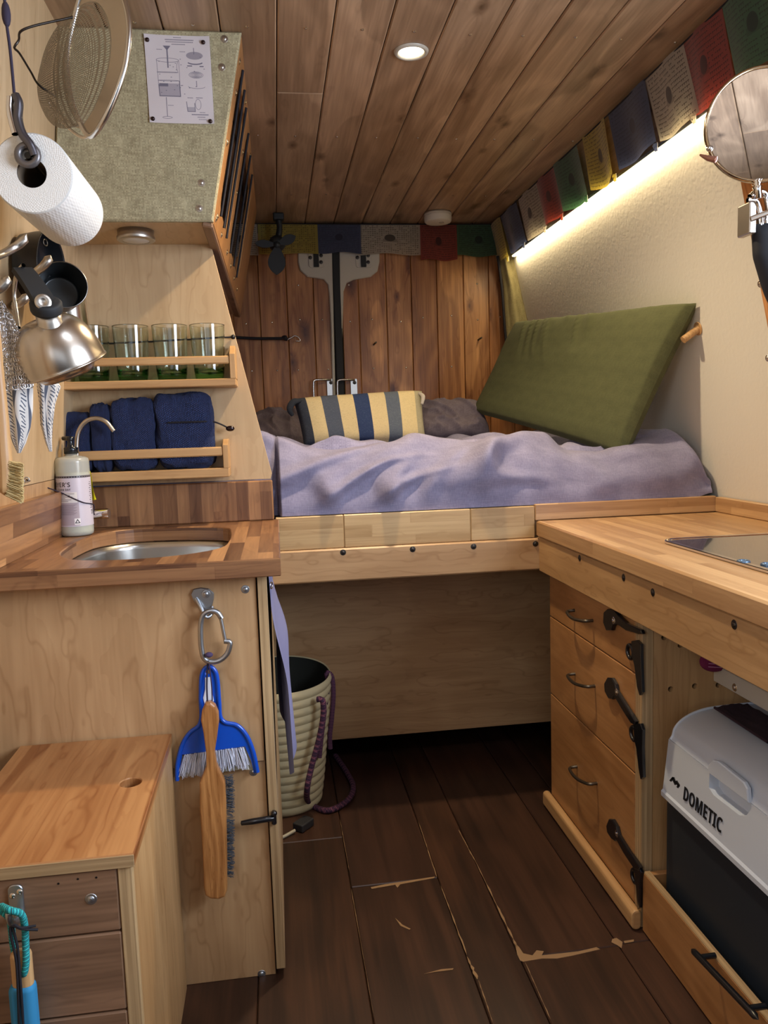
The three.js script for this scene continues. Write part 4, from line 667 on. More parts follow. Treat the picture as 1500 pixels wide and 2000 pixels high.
{ // kettle hanging by its handle
  const z = -1.33, q = (u, v, d = 0) => P(u, v, 'z', z + d), o = thing('camp_kettle', 'dome shaped stainless steel kettle hanging by a black handle', 'kettle');
  const r0 = q(48, 744), r1 = q(206, 690), c = r0.clone().lerp(r1, 0.5), R = r0.distanceTo(r1) / 2, apex = q(93, 596), ax0 = apex.clone().sub(c);
  const along01 = r1.clone().sub(r0).normalize(); ax0.addScaledVector(along01, -ax0.dot(along01)); const Hh = R * 1.22, ax = ax0.clone().normalize().applyAxisAngle(along01, 0.28);
  const st = std(0xb6aca0, 0.27, 1, { side: THREE.DoubleSide });
  const prof = []; for (let i = 0; i <= 22; i++) { const t = i / 22; prof.push([R * Math.pow(Math.cos(t * Math.PI / 2 * 0.985), 0.62), Hh * Math.sin(t * Math.PI / 2)]); } prof.push([0, Hh]);
  lathed(o, 'body', [[0, -0.016], [R * 0.60, -0.015], [R * 0.66, -0.010], [R * 0.68, -0.003], [R * 0.98, -0.002], [R * 1.02, -0.001], [R * 1.02, 0.002], ...prof], st, c, ax, null, 64);
  const lo = c.clone().addScaledVector(along01, -R * 0.30).addScaledVector(ax, Hh * 0.86).add(V(0, 0, 0.012));
  const s0 = q(99, 634, 0.045), s1 = q(92, 606, 0.05);
  part('spout_collar', (() => { const L = s0.distanceTo(s1), g = lathe([[0.0205, -0.02], [0.0205, 0.002], [0.019, 0.004], [0.0185, L], [0, L]], 28); return along(g, s0, s1); })(), M.brushed, o);
  const cap = part('handle_cap', along(lathe([[0, -0.004], [0.022, -0.004], [0.0235, 0], [0.0235, 0.010], [0.019, 0.014], [0, 0.014]], 28), q(91, 604, 0.055), q(89, 590, 0.062)), M.rubber, o, 'black rubber handle cap');
  part('rivet', along(lathe([[0.012, 0], [0.0118, 0.002], [0.006, 0.0035], [0.005, 0.001], [0, 0.001]], 20), q(84, 590, 0.075), q(85, 584, 0.10)), M.brushed, cap);
  const g = new THREE.BoxGeometry(0.034, 1, 0.012, 2, 12, 2), p0 = q(86, 590, 0.06), p1 = q(46, 518, 0.02), pp = g.attributes.position, d = p1.clone().sub(p0), nz = V(0.5, 0.35, 0.8).normalize(), side = d.clone().normalize().cross(nz).normalize();
  for (let i = 0; i < pp.count; i++) { const x = pp.getX(i), t = pp.getY(i) + 0.5, y = pp.getZ(i); const b = p0.clone().addScaledVector(d, t).addScaledVector(side, -x * lerp(0.95, 0.85, t)).addScaledVector(nz, y - 0.012 * t * t); pp.setXYZ(i, b.x, b.y, b.z); }
  g.computeVertexNormals(); const hs = part('handle', g, M.rubber, o, 'flat black handle');
  part('handle_wire', tube([p1, q(36, 530, 0.0), q(30, 548, -0.02), q(28, 580, -0.03), q(32, 610, -0.02), q(36, 640, 0)], 0.0035, 30, 8), M.steel, hs);
}
{ // chain mail scrubber: linked rings over a limp sheet
  const o = thing('chain_mail_scrubber', 'silver chain mail scrubber draped over the striped cloths', 'scrubber'), rings = [], z = -1.30;
  const L = [[0, 590], [0, 620], [2, 660], [8, 700], [12, 758]], Rr = [[2, 592], [24, 625], [40, 660], [52, 700], [62, 752]];
  const ringG = new THREE.TorusGeometry(0.0042, 0.0007, 5, 12); const at = (arr, t) => { const f = t * (arr.length - 1), k = Math.min(arr.length - 2, Math.floor(f)); return [lerp(arr[k][0], arr[k + 1][0], f - k), lerp(arr[k][1], arr[k + 1][1], f - k)]; };
  for (let r = 0; r < 26; r++) for (let c = 0; c < 10; c++) { const t = r / 25, a = at(L, t), b = at(Rr, t), s = (c + (r % 2) * 0.5) / 10; if ((b[0] - a[0]) * s < 0.5 && c > 2) continue; const p = P(lerp(a[0], b[0], s), lerp(a[1], b[1], s), 'z', z + 0.012 * Math.sin(s * 7 + t * 3)); const g = ringG.clone(); g.rotateY((r % 2 ? 0.6 : -0.6) + rr(-0.2, 0.2)); g.rotateX(rr(-0.4, 0.4)); g.translate(p.x, p.y, p.z); rings.push(g); }
  const m = part('ring_mesh', mergeGeometries(rings), M.chrome, o); m.userData.kind = 'stuff';
}
// striped cloths: two hanging bundles
const zebra = canvasTex(512, 512, (x, w, h) => {
  x.fillStyle = '#d6d2cc'; x.fillRect(0, 0, w, h); x.fillStyle = '#565c6a';
  const band = (cx, amp, wd, f, ph) => { x.beginPath(); for (let i = 0; i <= 60; i++) { const y = i / 60 * h, k = wd * (0.6 + 0.5 * Math.sin(i * 0.31 + ph)); i ? x.lineTo(cx + amp * Math.sin(y * f + ph) - k, y) : x.moveTo(cx + amp * Math.sin(ph) - k, 0); } for (let i = 60; i >= 0; i--) { const y = i / 60 * h, k = wd * (0.6 + 0.5 * Math.sin(i * 0.23 + ph * 2)); x.lineTo(cx + amp * Math.sin(y * f + ph) + k, y); } x.fill(); };
  [[30, 1], [120, 2.2], [215, 4], [300, 0.4], [395, 3.1], [470, 5]].forEach(([cx, ph]) => band(cx, 14, 13, 0.02, ph));
  for (const cx of [75, 168, 258, 348, 432, 505]) for (let i = 0; i < 30; i++) { x.save(); x.translate(cx + 6 * Math.sin(i), i * 17.5); x.rotate(0.45 + 0.2 * Math.sin(i * 1.7)); x.fillRect(-22, -3.5, 44, 6); x.restore(); }
});
function bundle(rowsPx, z, depth, label, s) {
  const g = surf((u, v) => { const f = v * (rowsPx.length - 1), k = Math.min(rowsPx.length - 2, Math.floor(f)), t = f - k, a = rowsPx[k], b = rowsPx[k + 1], y = lerp(a[0], b[0], t), l = lerp(a[1], b[1], t), r = lerp(a[2], b[2], t); const th = u * 2 * Math.PI; const R = (r - l) / 2, cx = (l + r) / 2; const fold = 1 + 0.16 * Math.sin(th * 5 + s) * (1 - 0.5 * v); const p = P(cx + R * Math.cos(th) * fold, y, 'z', z); p.z += depth * Math.sin(th) * fold * clamp(R / 26); return p; }, 60, 30);
  return single('striped_cloth', g, new THREE.MeshPhysicalMaterial({ map: zebra, roughness: 0.95, side: THREE.DoubleSide }), label, 'cloth', 'striped cloths on the wall hooks');
}
bundle([[640, 20, 40], [690, 12, 52], [760, 8, 62], [800, 12, 62], [835, 18, 58], [865, 26, 50], [885, 34, 40]], -1.36, 0.02, 'grey and white striped cloth hanging beneath the chain mail', 1);
bundle([[690, 78, 96], [728, 76, 102], [755, 74, 116], [790, 78, 106], [830, 80, 102], [862, 88, 101], [882, 96, 102]], -1.52, 0.02, 'grey and white striped cloth hanging below the kettle', 4);
{ // dish brush
  const z = -1.18, q = (u, v, d = 0) => P(u, v, 'z', z + d), o = thing('dish_brush', 'pale wooden dish brush with blond bristles hanging on the wall', 'brush');
  part('handle', grained(taper([q(-14, 590), q(-6, 700), q(2, 800), q(6, 870), q(9, 920), q(9, 968)], [0.005, 0.0075, 0.008, 0.0095, 0.011, 0.009], 14, 40), 'y'), M.pine, o);
  const br = []; for (let i = 0; i < 420; i++) { const v = rr(903, 972), a = q(13 + rr(-3, 3), v - 4, rr(-0.008, 0.008)), b = q(rr(40, 47), lerp(905, 980, (v - 903) / 69) + rr(-4, 4), rr(-0.014, 0.014)); br.push(rod(a, b, 0.0007, 3)); }
  const m = part('bristles', mergeGeometries(br), std(0xd2bc86, 0.9), o, 'blond bristles'); m.userData.kind = 'stuff';
}
// ------------------------------------------------------------------ bed
{
  const o = thing('bed_platform', 'pale wooden bed platform with a screwed front rail', 'bed');
  const q = (u, v) => P(u, v, 'z', ZB), y0 = q(800, 1127).y, y1 = q(800, 1064).y, y2 = q(800, 1000).y;
  const xs = [-0.0105, q(672, 1030).x, q(920, 1020).x, 0.7005];
  for (let i = 0; i < 3; i++) part('rail_block', bx(xs[i] + 0.0004, xs[i + 1] - 0.0004, y1 + 0.001, y2, ZB - 0.030, ZB - 0.004, 0.002), M.blockPale, o);
  part('front_rail', bx(-0.028, 0.7235, y0, y1, ZB - 0.030, ZB + 0.004, 0.004), M.maple, o);
  part('platform', bx(-0.60, 1.24, y1 - 0.02, y1, -3.42, ZB - 0.031, 0.001), M.pine, o);
  part('platform_edge', bx(0.70, 1.22, y1 + 0.001, 0.835, ZB - 0.05, ZB - 0.031, 0.001), M.pine, o);
  for (const u of [670, 806, 925, 1046]) screw(o, P(u, 1079 - (u - 670) * 0.045, 'z', ZB + 0.004), V(0, 0, 1), boltGeo, M.darkMetal, 'bolt');
  part('storage_panel', bx(-0.60, 1.15, 0.09, y1 - 0.021, -2.457, -2.445, 0.001), M.maple, o);
  part('storage_back', bx(-0.60, 1.2, 0.0, y1 - 0.021, -3.40, -3.38, 0.001), M.backing, o);
}
const bedY = (() => { // height of the duvet crest across the bed, read from its outline
  const t = [[520, 852], [545, 858], [600, 868], [650, 870], [700, 864], [740, 857], [790, 868], [850, 866], [910, 856], [960, 858], [1010, 852], [1060, 858], [1110, 876], [1160, 880], [1210, 862], [1250, 850], [1300, 846], [1350, 856], [1390, 872]].map(([u, v]) => P(u, v, 'z', -2.2));
  return (x) => { if (x <= t[0].x) return t[0].y; for (let i = 0; i + 1 < t.length; i++) if (x <= t[i + 1].x) { const k = (x - t[i].x) / (t[i + 1].x - t[i].x), s = k * k * (3 - 2 * k); return lerp(t[i].y, t[i + 1].y, s); } return t[t.length - 1].y; };
})();
const FRONT_TOP = P(800, 1000, 'z', ZB).y;
{
  const mattress = rbox(-0.58, 1.20, P(800, 1064, 'z', ZB).y + 0.001, 0.955, -3.40, -2.135, 0.03);
  single('mattress', mattress, M.linenDark, 'dark grey mattress under the crumpled lavender duvet', 'mattress');
  const fold = (x, z) => { // crumples: warped folds running several ways
    const w1 = noise(x * 2.2 + 5, z * 2.2 + 9, 101), w2 = noise(x * 4.5 + 3, z * 4.5 + 1, 102), w3 = noise(x * 1.6 + 8, z * 1.6 + 4, 104);
    const r = (a, f, warp, k) => Math.pow(0.5 + 0.5 * Math.sin((x * Math.cos(a) + z * Math.sin(a)) * f + w1 * warp + w2 * warp * 0.45), k);
    return 0.032 * r(0.35, 13, 9, 2.5) * smooth(0.3, 0.7, w3) + 0.024 * r(-0.6, 20, 11, 3) * smooth(0.35, 0.7, w2) + 0.013 * r(1.1, 30, 13, 3.5) * smooth(0.4, 0.75, 1 - w3) + 0.008 * r(0.0, 46, 12, 2) * smooth(0.45, 0.8, w1);
  };
  const g = surf((u, v) => {
    const x = lerp(-0.56, 1.232, u), crest = bedY(x), lip = FRONT_TOP + 0.002, left = x < 0.0 ? 0.035 : 0;
    const endR = smooth(1.16, 1.232, x);
    let y, z; const H = crest - lip;
    if (v < 0.34) { const t = v / 0.34, a = t * Math.PI / 2; z = ZB - 0.016 + 0.012 * Math.sin(t * Math.PI) - 0.14 * Math.pow(t, 2.2) - left; y = lip + H * Math.pow(Math.sin(a), 0.85); } else { const t = (v - 0.34) / 0.66; z = ZB - 0.156 - left - t * 1.17; y = crest - 0.012 * smooth(0, 0.3, t) + 0.02 * smooth(0.6, 1, t); }
    const face = v < 0.34 ? 1 - v / 0.34 : 0;
    const f = fold(x, z * 1 - (v < 0.34 ? y * 1.2 : 0));
    const base = smooth(0, 0.08, v);
    y += (f - 0.012) * (1 - face) * base; z += (f - 0.010) * 2.2 * Math.pow(face, 0.7) * base;
    if (v === 0) y = lip;
    y = lerp(y, lip + 0.012 + (y - lip) * 0.25, endR * endR * 0.9);
    return V(x, y, z);
  }, 330, 190);
  const uv = g.attributes.uv; for (let i = 0; i < uv.count; i++) uv.setXY(i, uv.getX(i) * 1.8, uv.getY(i) * 1.7);
  single('duvet', g, M.linen, 'crumpled lavender grey linen duvet covering the whole bed', 'duvet');
}
const metreUV = (g, a, b) => { const uv = g.attributes.uv; for (let i = 0; i < uv.count; i++) uv.setXY(i, uv.getX(i) * a, uv.getY(i) * b); return g; };
{ // green cushion leaning on the white wall
  const BL = P(928, 806, 'z', -2.98), BR = P(1218, 893, 'z', -2.15), TL = P(1012, 632, 'z', -2.98), TR = P(1360, 592, 'z', -1.99);
  const o = thing('green_cushion', 'large olive green cushion leaning against the white wall', 'cushion');
  const g = cushion(BL, BR, TL, TR, 0.085, (u, v, s) => s > 0 ? 0.010 * Math.pow(1 - Math.abs(2 * noise(u * 22 + v * 5, v * 2.5, 121) - 1), 3) * smooth(0.35, 1, v) * (u < 0.6 ? 1 : 0.4) + 0.006 * (noise(u * 5, v * 5, 123) - 0.5) : 0, 90, 60, 0.22, 0.05);
  part('cover', metreUV(g, 0.95, 0.5), M.green, o);
  const st = thing('wooden_stay', 'short wooden dowel on the wall behind the green cushion', 'dowel'), w = PP(1364, 642, V(xRight(1.3) - 0.001, 1.3, 0), V(1, 0.229, 0).normalize());
  part('dowel', rod(w, P(1334, 664, 'z', w.z), 0.010, 16), M.pine, st); part('plate', along(cyl(0.018, 0.018, 0.003, 20), w.clone().add(V(-0.0015, 0, 0)), w.clone().add(V(-1, -0.229, 0))), M.pine, st);
}
{ // striped pillow
  const tex = canvasTex(1024, 512, (x, w, h) => {
    const n = [['#2f3440', 0.0, 0.085], ['#cdb98c', 0.085, 0.20], ['#4a5160', 0.20, 0.325], ['#cdb98c', 0.325, 0.445], ['#27375c', 0.445, 0.565], ['#cfbb8e', 0.565, 0.69], ['#575f6c', 0.69, 0.80], ['#d2be8e', 0.80, 0.93], ['#a39a7c', 0.93, 1.0]];
    for (const [c, a, b] of n) { x.fillStyle = c; x.fillRect(a * w, 0, (b - a) * w + 1, h); }
    for (let i = 0; i < 9000; i++) { const a = h2(i, 1, 9), b = h2(i, 2, 9); x.fillStyle = h2(i, 3, 9) > 0.5 ? 'rgba(255,250,235,0.10)' : 'rgba(20,22,30,0.12)'; x.fillRect(a * w, b * h, 2 + h2(i, 4, 9) * 10, 1.5); }
  });
  const z = -2.78, BL = P(594, 872, 'z', z + 0.03), BR = P(832, 862, 'z', z + 0.03), TL = P(572, 780, 'z', z - 0.03), TR = P(824, 764, 'z', z - 0.03);
  const o = thing('striped_pillow', 'cream and navy striped lumbar pillow lying in front of the rear doors', 'pillow');
  part('cover', cushion(BL, BR, TL, TR, 0.11, (u, v) => 0.008 * (noise(u * 7, v * 5, 131) - 0.5), 60, 40, 0.36, 0.04), new THREE.MeshPhysicalMaterial({ map: tex, roughness: 0.95, bumpMap: M.linen.bumpMap, bumpScale: 0.0002 }), o);
  const c = (u, v, d = 0) => P(u, v, 'z', z + d);
  part('corner_tassel', taper([c(590, 782), c(572, 786, 0.02), c(566, 800, 0.02), c(572, 812, 0.01)], [0.006, 0.011, 0.012, 0.006]), std(0x23272f, 0.95), o, 'dark corner tassel');
  part('corner_tassel', taper([c(818, 768), c(826, 774, 0.02), c(824, 790, 0.03)], [0.005, 0.008, 0.005]), std(0xb8b0a4, 0.95), o);
}
function softPillow(px, z, thick, s, label) { const [bl, br, tl, tr] = px.map(([u, v, d = 0]) => P(u, v, 'z', z + d)); const o = thing('pillow', label, 'pillow'); part('cover', metreUV(cushion(bl, br, tl, tr, thick, (u, v) => 0.022 * Math.pow(1 - Math.abs(2 * noise(u * 6 + v * 3, v * 4, s) - 1), 3) + 0.02 * (noise(u * 3, v * 3, s + 1) - 0.5), 50, 40, 0.4, 0.05), 0.6, 0.4), M.linenDark, o); }
softPillow([[812, 868, 0.05], [960, 860, 0.05], [812, 792, -0.05], [930, 786, -0.05]], -3.0, 0.14, 141, 'crumpled dark mauve pillow beside the green cushion');
softPillow([[490, 872, 0.1], [600, 868, 0.1], [490, 816, -0.1], [590, 812, -0.1]], -3.12, 0.10, 145, 'dark mauve pillow in the corner by the slanted plywood panel');
// ------------------------------------------------------------------ flags, curtain, fan, detector, strap at the rear
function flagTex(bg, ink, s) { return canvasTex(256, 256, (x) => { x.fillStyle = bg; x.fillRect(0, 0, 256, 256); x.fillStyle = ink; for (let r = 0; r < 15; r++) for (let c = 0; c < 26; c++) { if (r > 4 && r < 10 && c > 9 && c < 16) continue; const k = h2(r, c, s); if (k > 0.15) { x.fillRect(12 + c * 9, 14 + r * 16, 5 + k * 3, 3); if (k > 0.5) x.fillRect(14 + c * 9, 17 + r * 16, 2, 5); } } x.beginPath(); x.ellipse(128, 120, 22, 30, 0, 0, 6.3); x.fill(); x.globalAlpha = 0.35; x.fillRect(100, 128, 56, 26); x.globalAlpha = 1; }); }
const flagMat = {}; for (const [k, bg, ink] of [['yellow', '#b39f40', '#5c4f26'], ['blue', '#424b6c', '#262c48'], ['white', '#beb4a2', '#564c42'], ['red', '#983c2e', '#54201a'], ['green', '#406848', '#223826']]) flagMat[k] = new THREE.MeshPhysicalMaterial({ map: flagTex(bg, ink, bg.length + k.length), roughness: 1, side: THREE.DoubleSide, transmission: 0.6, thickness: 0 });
{
  const o = thing('prayer_flag_string', 'string of coloured prayer flags along the top of the white wall', 'flags');
  const xw = (y) => xRight(y) - 0.034;
  const list = [['yellow', 964, 1004, 1.795], ['blue', 1004, 1036, 1.802], ['white', 1040, 1078, 1.802], ['red', 1078, 1112, 1.802], ['green', 1114, 1161, 1.802], ['yellow', 1174, 1218, 1.802], ['blue', 1225, 1300, 1.802], ['white', 1298, 1376, 1.802], ['red', 1372, 1452, 1.802], ['green', 1454, 1560, 1.802]];
  const N = V(1, 0.229, 0).normalize(), p0 = V(xw(1.8), 1.8, 0);
  list.forEach(([c, u0, u1, yb], i) => {
    const m = (u) => PP(u, 838 + (u - 545) * -0.66 , p0, N).z;                    // depth along the flag line
    const za = m(u0), zb = m(u1), top = 1.955;
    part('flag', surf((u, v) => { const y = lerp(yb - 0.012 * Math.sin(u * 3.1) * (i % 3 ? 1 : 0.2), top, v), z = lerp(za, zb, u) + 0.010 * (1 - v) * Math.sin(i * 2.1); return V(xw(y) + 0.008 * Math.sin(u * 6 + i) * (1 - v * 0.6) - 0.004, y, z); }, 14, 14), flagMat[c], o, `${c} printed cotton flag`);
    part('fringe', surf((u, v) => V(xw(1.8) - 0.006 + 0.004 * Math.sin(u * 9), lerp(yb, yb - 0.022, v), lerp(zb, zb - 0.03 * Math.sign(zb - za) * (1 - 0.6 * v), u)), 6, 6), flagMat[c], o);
  });
  part('cord', tube([V(xw(1.955) - 0.004, 1.955, -3.42), V(xw(1.955) - 0.004, 1.952, -2.4), V(xw(1.955) - 0.004, 1.955, -1.25)], 0.002, 20, 6), M.cord, o);
  const r = thing('prayer_flag_string', 'string of coloured prayer flags along the top of the rear doors', 'flags');
  const z = ZR + 0.045, list2 = [['yellow', 506, 622, 496], ['blue', 620, 706, 494], ['white', 700, 824, 497], ['red', 822, 893, 508], ['green', 893, 978, 500], ['white', 440, 505, 500]];
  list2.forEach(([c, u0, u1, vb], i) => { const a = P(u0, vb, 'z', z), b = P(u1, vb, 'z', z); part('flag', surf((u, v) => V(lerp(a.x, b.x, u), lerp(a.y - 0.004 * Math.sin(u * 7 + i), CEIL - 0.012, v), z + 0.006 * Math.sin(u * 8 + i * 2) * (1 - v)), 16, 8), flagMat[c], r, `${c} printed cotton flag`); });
  part('cord', tube([V(P(440, 440, 'z', z).x, CEIL - 0.012, z), V(0.4, CEIL - 0.014, z), V(P(978, 440, 'z', z).x, CEIL - 0.012, z)], 0.002, 20, 6), M.cord, r);
}
{ // rolled curtain in the corner
  const o = thing('curtain', 'tan curtain bunched in the corner beside the rear door', 'curtain');
  const rows = [[440, 965, 1012], [490, 972, 1010], [520, 978, 1016], [560, 985, 1024], [620, 988, 1036], [680, 990, 1042], [800, 996, 1056]];
  part('cloth', surf((u, v) => { const f = v * (rows.length - 1), k = Math.min(rows.length - 2, Math.floor(f)), t = f - k, y = lerp(rows[k][0], rows[k + 1][0], t), l = lerp(rows[k][1], rows[k + 1][1], t), r = lerp(rows[k][2], rows[k + 1][2], t), th = u * 6.2832; const p = P((l + r) / 2 + (r - l) / 2 * Math.cos(th) * (1 + 0.1 * Math.sin(th * 4)), y, 'z', -3.375); p.z += 0.045 * Math.sin(th) * (1 + 0.2 * Math.sin(th * 5 + v * 6)); return p; }, 48, 36), M.curtain, o);
  part('edge_piping', tube([P(972, 500, 'z', -3.36), P(980, 560, 'z', -3.36), P(986, 640, 'z', -3.36), P(992, 700, 'z', -3.36)], 0.006, 20, 8), M.cord, o);
}
{ // small fan
  const z = -3.30, q = (u, v, d = 0) => P(u, v, 'z', z + d), o = thing('clip_fan', 'small black fan hanging under the ceiling by the rear door', 'fan'), blk = std(0x1c2226, 0.5);
  const top = q(544, 424); const base = part('mount', rbox(top.x - 0.022, top.x + 0.022, CEIL - 0.028, CEIL - 0.0005, z - 0.02, z + 0.02, 0.006), blk, o);
  part('arm', taper([V(top.x, CEIL - 0.026, z), q(546, 445), q(544, 462)], [0.012, 0.011, 0.013]), blk, o);
  part('hub', new THREE.SphereGeometry(0.034, 20, 14).scale(1.0, 0.95, 1.2).translate(...q(541, 476, 0.02).toArray()), blk, o);
  const c = q(541, 478, 0.055);
  for (const [du, dv, l, w] of [[-0.6, 52, 0.05, 0.036], [-38, -2, 0.045, 0.016], [32, -14, 0.05, 0.020]]) { const tip = q(541 + du, 478 + dv, 0.05), n = 20, pts = [], d = tip.clone().sub(c), L = d.length() * 1.15, s = d.clone().normalize(), t = V(-s.y, s.x, 0); for (let i = 0; i <= n; i++) { const k = i / n; pts.push([k * L, w * Math.pow(Math.sin(Math.min(1, k * 1.02) * Math.PI), 0.7) * (0.6 + 0.7 * k)]); } const ring = [...pts.map(([a, b]) => [c.x + s.x * a + t.x * b, c.y + s.y * a + t.y * b]), ...pts.slice().reverse().slice(1, -1).map(([a, b]) => [c.x + s.x * a - t.x * b, c.y + s.y * a - t.y * b])]; part('blade', plateZ(ring, c.z - 0.002, c.z + 0.003, 0.0008), blk, o); }
  part('cap', lathe([[0, 0.012], [0.010, 0.010], [0.016, 0]], 20).rotateX(Math.PI / 2).translate(c.x, c.y, c.z), blk, o);
}
{
  const p = P(848, 425, 'y', CEIL), o = thing('smoke_detector', 'white round smoke detector on the ceiling near the rear doors', 'smoke detector', null, V(p.x, CEIL, Math.max(p.z, -3.28)));
  const w = std(0xd8d2c4, 0.5); part('base', lathe([[0, 0], [0.056, 0], [0.057, -0.010], [0.056, -0.012]], 36), w, o); part('cover', lathe([[0.056, -0.0125], [0.057, -0.016], [0.056, -0.034], [0.050, -0.040], [0.02, -0.042], [0, -0.042]], 36), w, o); part('test_button', lathe([[0, -0.0445], [0.01, -0.044], [0.011, -0.0415]], 20).translate(0.012, 0, 0.014), std(0xb8b2a4, 0.5), o);
}
{
  const z = ZR + 0.02, q = (u, v) => P(u, v, 'z', z), o = thing('bungee_strap', 'black elastic strap with a steel hook across the rear door', 'strap');
  part('strap', tube([q(430, 657), q(500, 661), q(552, 661)], 0.006, 20, 8), M.cord, o); part('knot', taper([q(550, 660), q(556, 660), q(562, 664)], [0.006, 0.012, 0.006]), M.cord, o);
  part('hook', tube([q(560, 664), q(568, 660), q(576, 656), q(584, 660), q(586, 666), q(578, 666)], 0.003, 24, 6), M.steel, o);
}
// ------------------------------------------------------------------ under the bed
{
  const c = V(-0.022, 0.0005, -2.245), H = 0.385, o = thing('laundry_basket', 'tall cream ribbed basket with a dark lining under the bed', 'basket', null, c);
  const prof = [[0, 0], [0.10, 0]], n = 15; for (let i = 0; i < n; i++) for (let k = 0; k <= 5; k++) { const t = (i + k / 5.01) / n, r = 0.105 + 0.045 * Math.pow(t, 0.8); prof.push([r + 0.0045 * Math.sin(k / 5.01 * Math.PI), t * H]); }
  prof.push([0.149, H + 0.003], [0.146, H]);
  const g = lathe(prof, 56), p = g.attributes.position; for (let i = 0; i < p.count; i++) { const y = p.getY(i), x = p.getX(i), z = p.getZ(i); p.setY(i, y + (y > 0.02 ? 0.05 * (z * -0.9 - x * 0.12) * y / H * 1.6 : 0)); } g.computeVertexNormals();
  part('shell', g, std(0xc2b48c, 0.75, 0, { side: THREE.DoubleSide }), o);
  const li = lathe([[0.146, H], [0.135, H * 0.6], [0.10, 0.01], [0, 0.008]], 48), lp = li.attributes.position; for (let i = 0; i < lp.count; i++) { const y = lp.getY(i); lp.setY(i, y + 0.08 * (lp.getZ(i) * -0.9 - lp.getX(i) * 0.12) * y / H); } li.computeVertexNormals(); part('lining', li, std(0x24261f, 0.9, 0, { side: THREE.DoubleSide }), o, 'dark lining');
  const rope = canvasTex(128, 64, (x) => { x.fillStyle = '#4a2a40'; x.fillRect(0, 0, 128, 64); for (let i = -2; i < 8; i++) { x.strokeStyle = i % 2 ? '#7d4a5c' : '#2c1a38'; x.lineWidth = 8; x.beginPath(); x.moveTo(i * 26, 0); x.lineTo(i * 26 + 34, 64); x.stroke(); x.beginPath(); x.moveTo(i * 26 + 34, 0); x.lineTo(i * 26, 64); x.stroke(); } }); rope.wrapS = rope.wrapT = THREE.RepeatWrapping; rope.repeat.set(26, 2);
  const rm = new THREE.MeshPhysicalMaterial({ map: rope, roughness: 0.95 }), Q = (u, v, z) => P(u, v, 'z', z).sub(c);
  part('rope_handle', tube([Q(620, 1366, -2.105), Q(629, 1366, -2.098), Q(632, 1390, -2.097), Q(624, 1440, -2.095), Q(608, 1500, -2.09), Q(600, 1540, -2.085), P(608, 1572, 'y', 0.009).sub(c), P(640, 1583, 'y', 0.009).sub(c), P(676, 1566, 'y', 0.009).sub(c), P(690, 1540, 'y', 0.009).sub(c), P(678, 1510, 'y', 0.009).sub(c), P(655, 1476, 'y', 0.009).sub(c)], 0.0085, 110, 10), rm, o, 'braided purple rope handle');
  part('rope_handle', tube([Q(636, 1313, -2.235), Q(646, 1318, -2.235), Q(651, 1350, -2.23), Q(648, 1400, -2.225), Q(644, 1440, -2.22), Q(645, 1462, -2.22)], 0.0075, 50, 10), rm, o, 'braided purple rope handle');
  part('rope_handle', tube([Q(637, 1314, -2.235), Q(640, 1340, -2.22), Q(634, 1390, -2.19), Q(628, 1440, -2.16), Q(624, 1480, -2.15)], 0.0065, 50, 10), rm, o);
}
{ // microfibre towel on the cabinet side
  const o = thing('microfibre_towel', 'blue grey microfibre towel hanging beside the sink cabinet', 'towel');
  const g = surf((u, v) => {
    const top = SY - 0.045, zN = -1.515, zW = -1.93; const len = lerp(0.40, 0.36, u) - 0.13 * Math.pow(u, 1.5) - (v > 0.5 ? 0.10 * (1 - u) * 0 : 0);
    const z = lerp(zN, lerp(zW, -1.70, smooth(0.3, 1, v)), u), y = top - v * (0.43 - 0.13 * Math.pow(Math.abs(u - 0.25), 1.2));
    const x = -0.026 + 0.014 * v + 0.020 * smooth(0.15, 0.6, v) * (0.5 + 0.5 * Math.sin(u * 9 + 1.2 + v)) + 0.010 * Math.sin(u * 4) * v + 0.012 * Math.exp(-Math.pow((v - 0.45) / 0.12, 2)) * u;
    return V(Math.max(x, -0.0265), y, z);
  }, 60, 50);
  part('cloth', g, M.microfibre, o);
  const e = P(532, 1145, 'z', -1.52); part('grommet', new THREE.TorusGeometry(0.006, 0.0016, 8, 18).rotateY(1.2).translate(-0.022, e.y, -1.53), M.steel, o);
}
{ // plug and cable on the floor
  const o = thing('power_plug', 'black plug on a white cable lying on the floor by the basket', 'cable'), a = P(548, 1637, 'y', 0.005), b = P(576, 1622, 'y', 0.010), c = P(606, 1600, 'y', 0.012);
  part('cable', tube([V(-0.08, 0.005, a.z + 0.02), a, b], 0.0045, 30, 8), std(0xb0a890, 0.6), o);
  const d = c.clone().sub(b).setY(0).normalize(), g = rbox(-0.018, 0.018, -0.011, 0.011, -0.026, 0.026, 0.004); g.applyQuaternion(new THREE.Quaternion().setFromUnitVectors(V(0, 0, 1), d)); const m = b.clone().lerp(c, 0.55); g.translate(m.x, 0.0118, m.z); part('plug', g, std(0x2a2a2c, 0.5), o);
}
